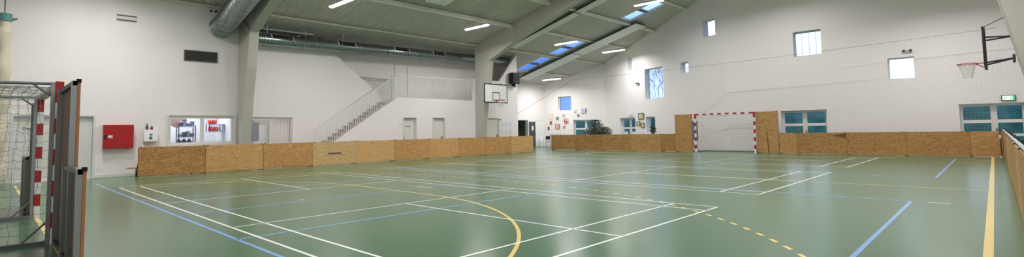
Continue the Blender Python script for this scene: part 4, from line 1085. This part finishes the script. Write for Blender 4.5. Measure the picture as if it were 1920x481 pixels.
m = MB(); m.tube([(0, 0, .75), (0, 0, 1.3)], .012, 6); build('stem', m, BARK, pl)
build('foliage', leafy(pl, 200, 0, 0, 1.25, .22, .22, .35, .08), LEAF, pl)
pl = thing('potted_plant', 'dark plant on the floor right behind the far goal by the low window', 'plant', (-13.75, 29.0, 0))
m = MB(); m.lathe([(0, 0), (.15, 0), (.19, .35), (0, .35)], n=16); build('pot', m, LGREY, pl, smooth=True)
m = MB(); m.tube([(0, 0, .35), (0, 0, .9)], .012, 6); build('stem', m, BARK, pl)
build('foliage', leafy(pl, 160, 0, 0, .85, .22, .22, .3, .08), LEAF, pl)

# ------------------------------------------------------------------ chairs and table behind the boards
def chair(loc, rz, label, seatm, legm, h=.82, sh=.45, group=None):
    t = thing('stacking_chair', label, 'chair', loc, rz, group)
    m = MB(); m.box(-.21, .21, -.2, .2, sh-.02, sh); build('seat', m, seatm, t, bevel=.01)
    m = MB(); m.prism([(-.2, h-.28), (.2, h-.28), (.17, h), (-.17, h)], .22, .24); build('backrest', m, seatm, t, bevel=.005)
    for sx in (-1, 1):
        m = MB(); m.tube([(sx*.18, -.18, sh-.02), (sx*.22, -.24, 0)], .011, 6); build('leg', m, legm, t)
        m = MB(); m.tube([(sx*.18, .24, h-.05), (sx*.18, .2, sh), (sx*.22, .26, 0)], .011, 6); build('leg', m, legm, t)
chair((-26.3, 31.0, 0), math.radians(60), 'white stacking chair with thin dark legs near the opening', WHITE, DKMET)
chair((-25.72, 31.15, 0), math.radians(200), 'black padded chair next to the light stacking chair', BLACK, BLACK, .86)
for k, x in enumerate((-17.3, -16.8, -16.3)):
    chair((x, 29.0+.1*k, 0), PI, 'white high-backed chair behind the boards left of the far goal, %s' % ['farthest from the goal', 'middle of three', 'closest to the goal'][k], WHITE, LGREY, 1.14, .62, 'white chairs behind the boards')
tb = thing('standing_table', 'white high table behind the boards under the artworks', 'table', (-24.4, 30.3, 0))
m = MB(); m.box(-.65, .65, -.3, .3, 1.03, 1.06); build('tabletop', m, WHITE, tb, bevel=.006)
for sx in (-1, 1):
    m = MB(); m.tube([(sx*.5, 0, 0), (sx*.5, 0, 1.03)], .025, 8); build('leg', m, LGREY, tb)
    m = MB(); m.box(sx*.5-.04, sx*.5+.04, -.26, .26, 0, .03); build('foot', m, LGREY, tb)

# ------------------------------------------------------------------ outdoors
GRASS = mat('dusk_grass', (44, 204, 92), .9, noise=.35, nscale=1.5)
gr = MB(); gr.quad((-140, 28.7, -.12), (120, 28.7, -.12), (120, 160, -.12), (-140, 160, -.12)); gr.quad((-140, 10, -.13), (-30.2, 10, -.13), (-30.2, 28.7, -.13), (-140, 28.7, -.13))
o = struct('ground_lawn', gr, GRASS)
random.seed(11)
hd = MB(); HM = mat('dusk_hedge', (66, 146, 96), .9, noise=.85, nscale=.9)
nx = 150
for layer, (yy, hz, am) in enumerate(((58, 3.3, .8), (72, 3.9, .9))):
    top = []
    for i in range(nx+1):
        x = -110+i*1.45; top.append((x, hz+am*(.5*math.sin(i*.37+layer)+.5*random.uniform(-1, 1))))
    for i in range(nx):
        (xa, za), (xb, zb) = top[i], top[i+1]
        hd.quad((xa, yy, -.12), (xb, yy, -.12), (xb, yy+1.2, zb*.6), (xa, yy+1.2, za*.6)); hd.quad((xa, yy+1.2, za*.6), (xb, yy+1.2, zb*.6), (xb, yy+3, zb), (xa, yy+3, za))
        hd.quad((xa, yy+3, za), (xb, yy+3, zb), (xb, yy+6, -.12), (xa, yy+6, -.12))
o = build('hedge', hd, HM, origin=(0, 58, 0)); tag(o, 'long dark hedge bounding the lawn outside the garden doors', 'hedge')
def tree(loc, H, label, seed, lv=6):
    random.seed(seed); t = thing('bare_tree', label, 'tree', loc)
    m = MB(); tw = MB()
    def br(p, d, L, r, k):
        if k == 0 or r < .0012: return
        q = p+d*L; (m if k > lv-2 else tw).tube([p, (p+q)/2+Vector((random.uniform(-.04,.04), 0, random.uniform(-.04,.04)))*L, q], [r, r*.85, r*.7], 4, cap=False)
        for _ in range(3 if k > 1 else 2):
            n_ = (d+Vector((random.uniform(-.75, .75), random.uniform(-.75, .75), random.uniform(-.2, .5)))).normalized()
            br(q, n_, L*random.uniform(.66, .86), r*.68, k-1)
    br(Vector((0,0,0)), Vector((.03, 0, 1)).normalized(), H*.26, H*.0052, lv)
    build('trunk', m, BARK, t); build('branches', tw, BARK, t)
tree((-22.3, 41.5, -.12), 8.4, 'bare branching tree seen through the tall window', 5, 7)
tree((-3.9, 42.0, -.12), 5.0, 'bare young tree whose tips show in the square window at right', 9, 5)
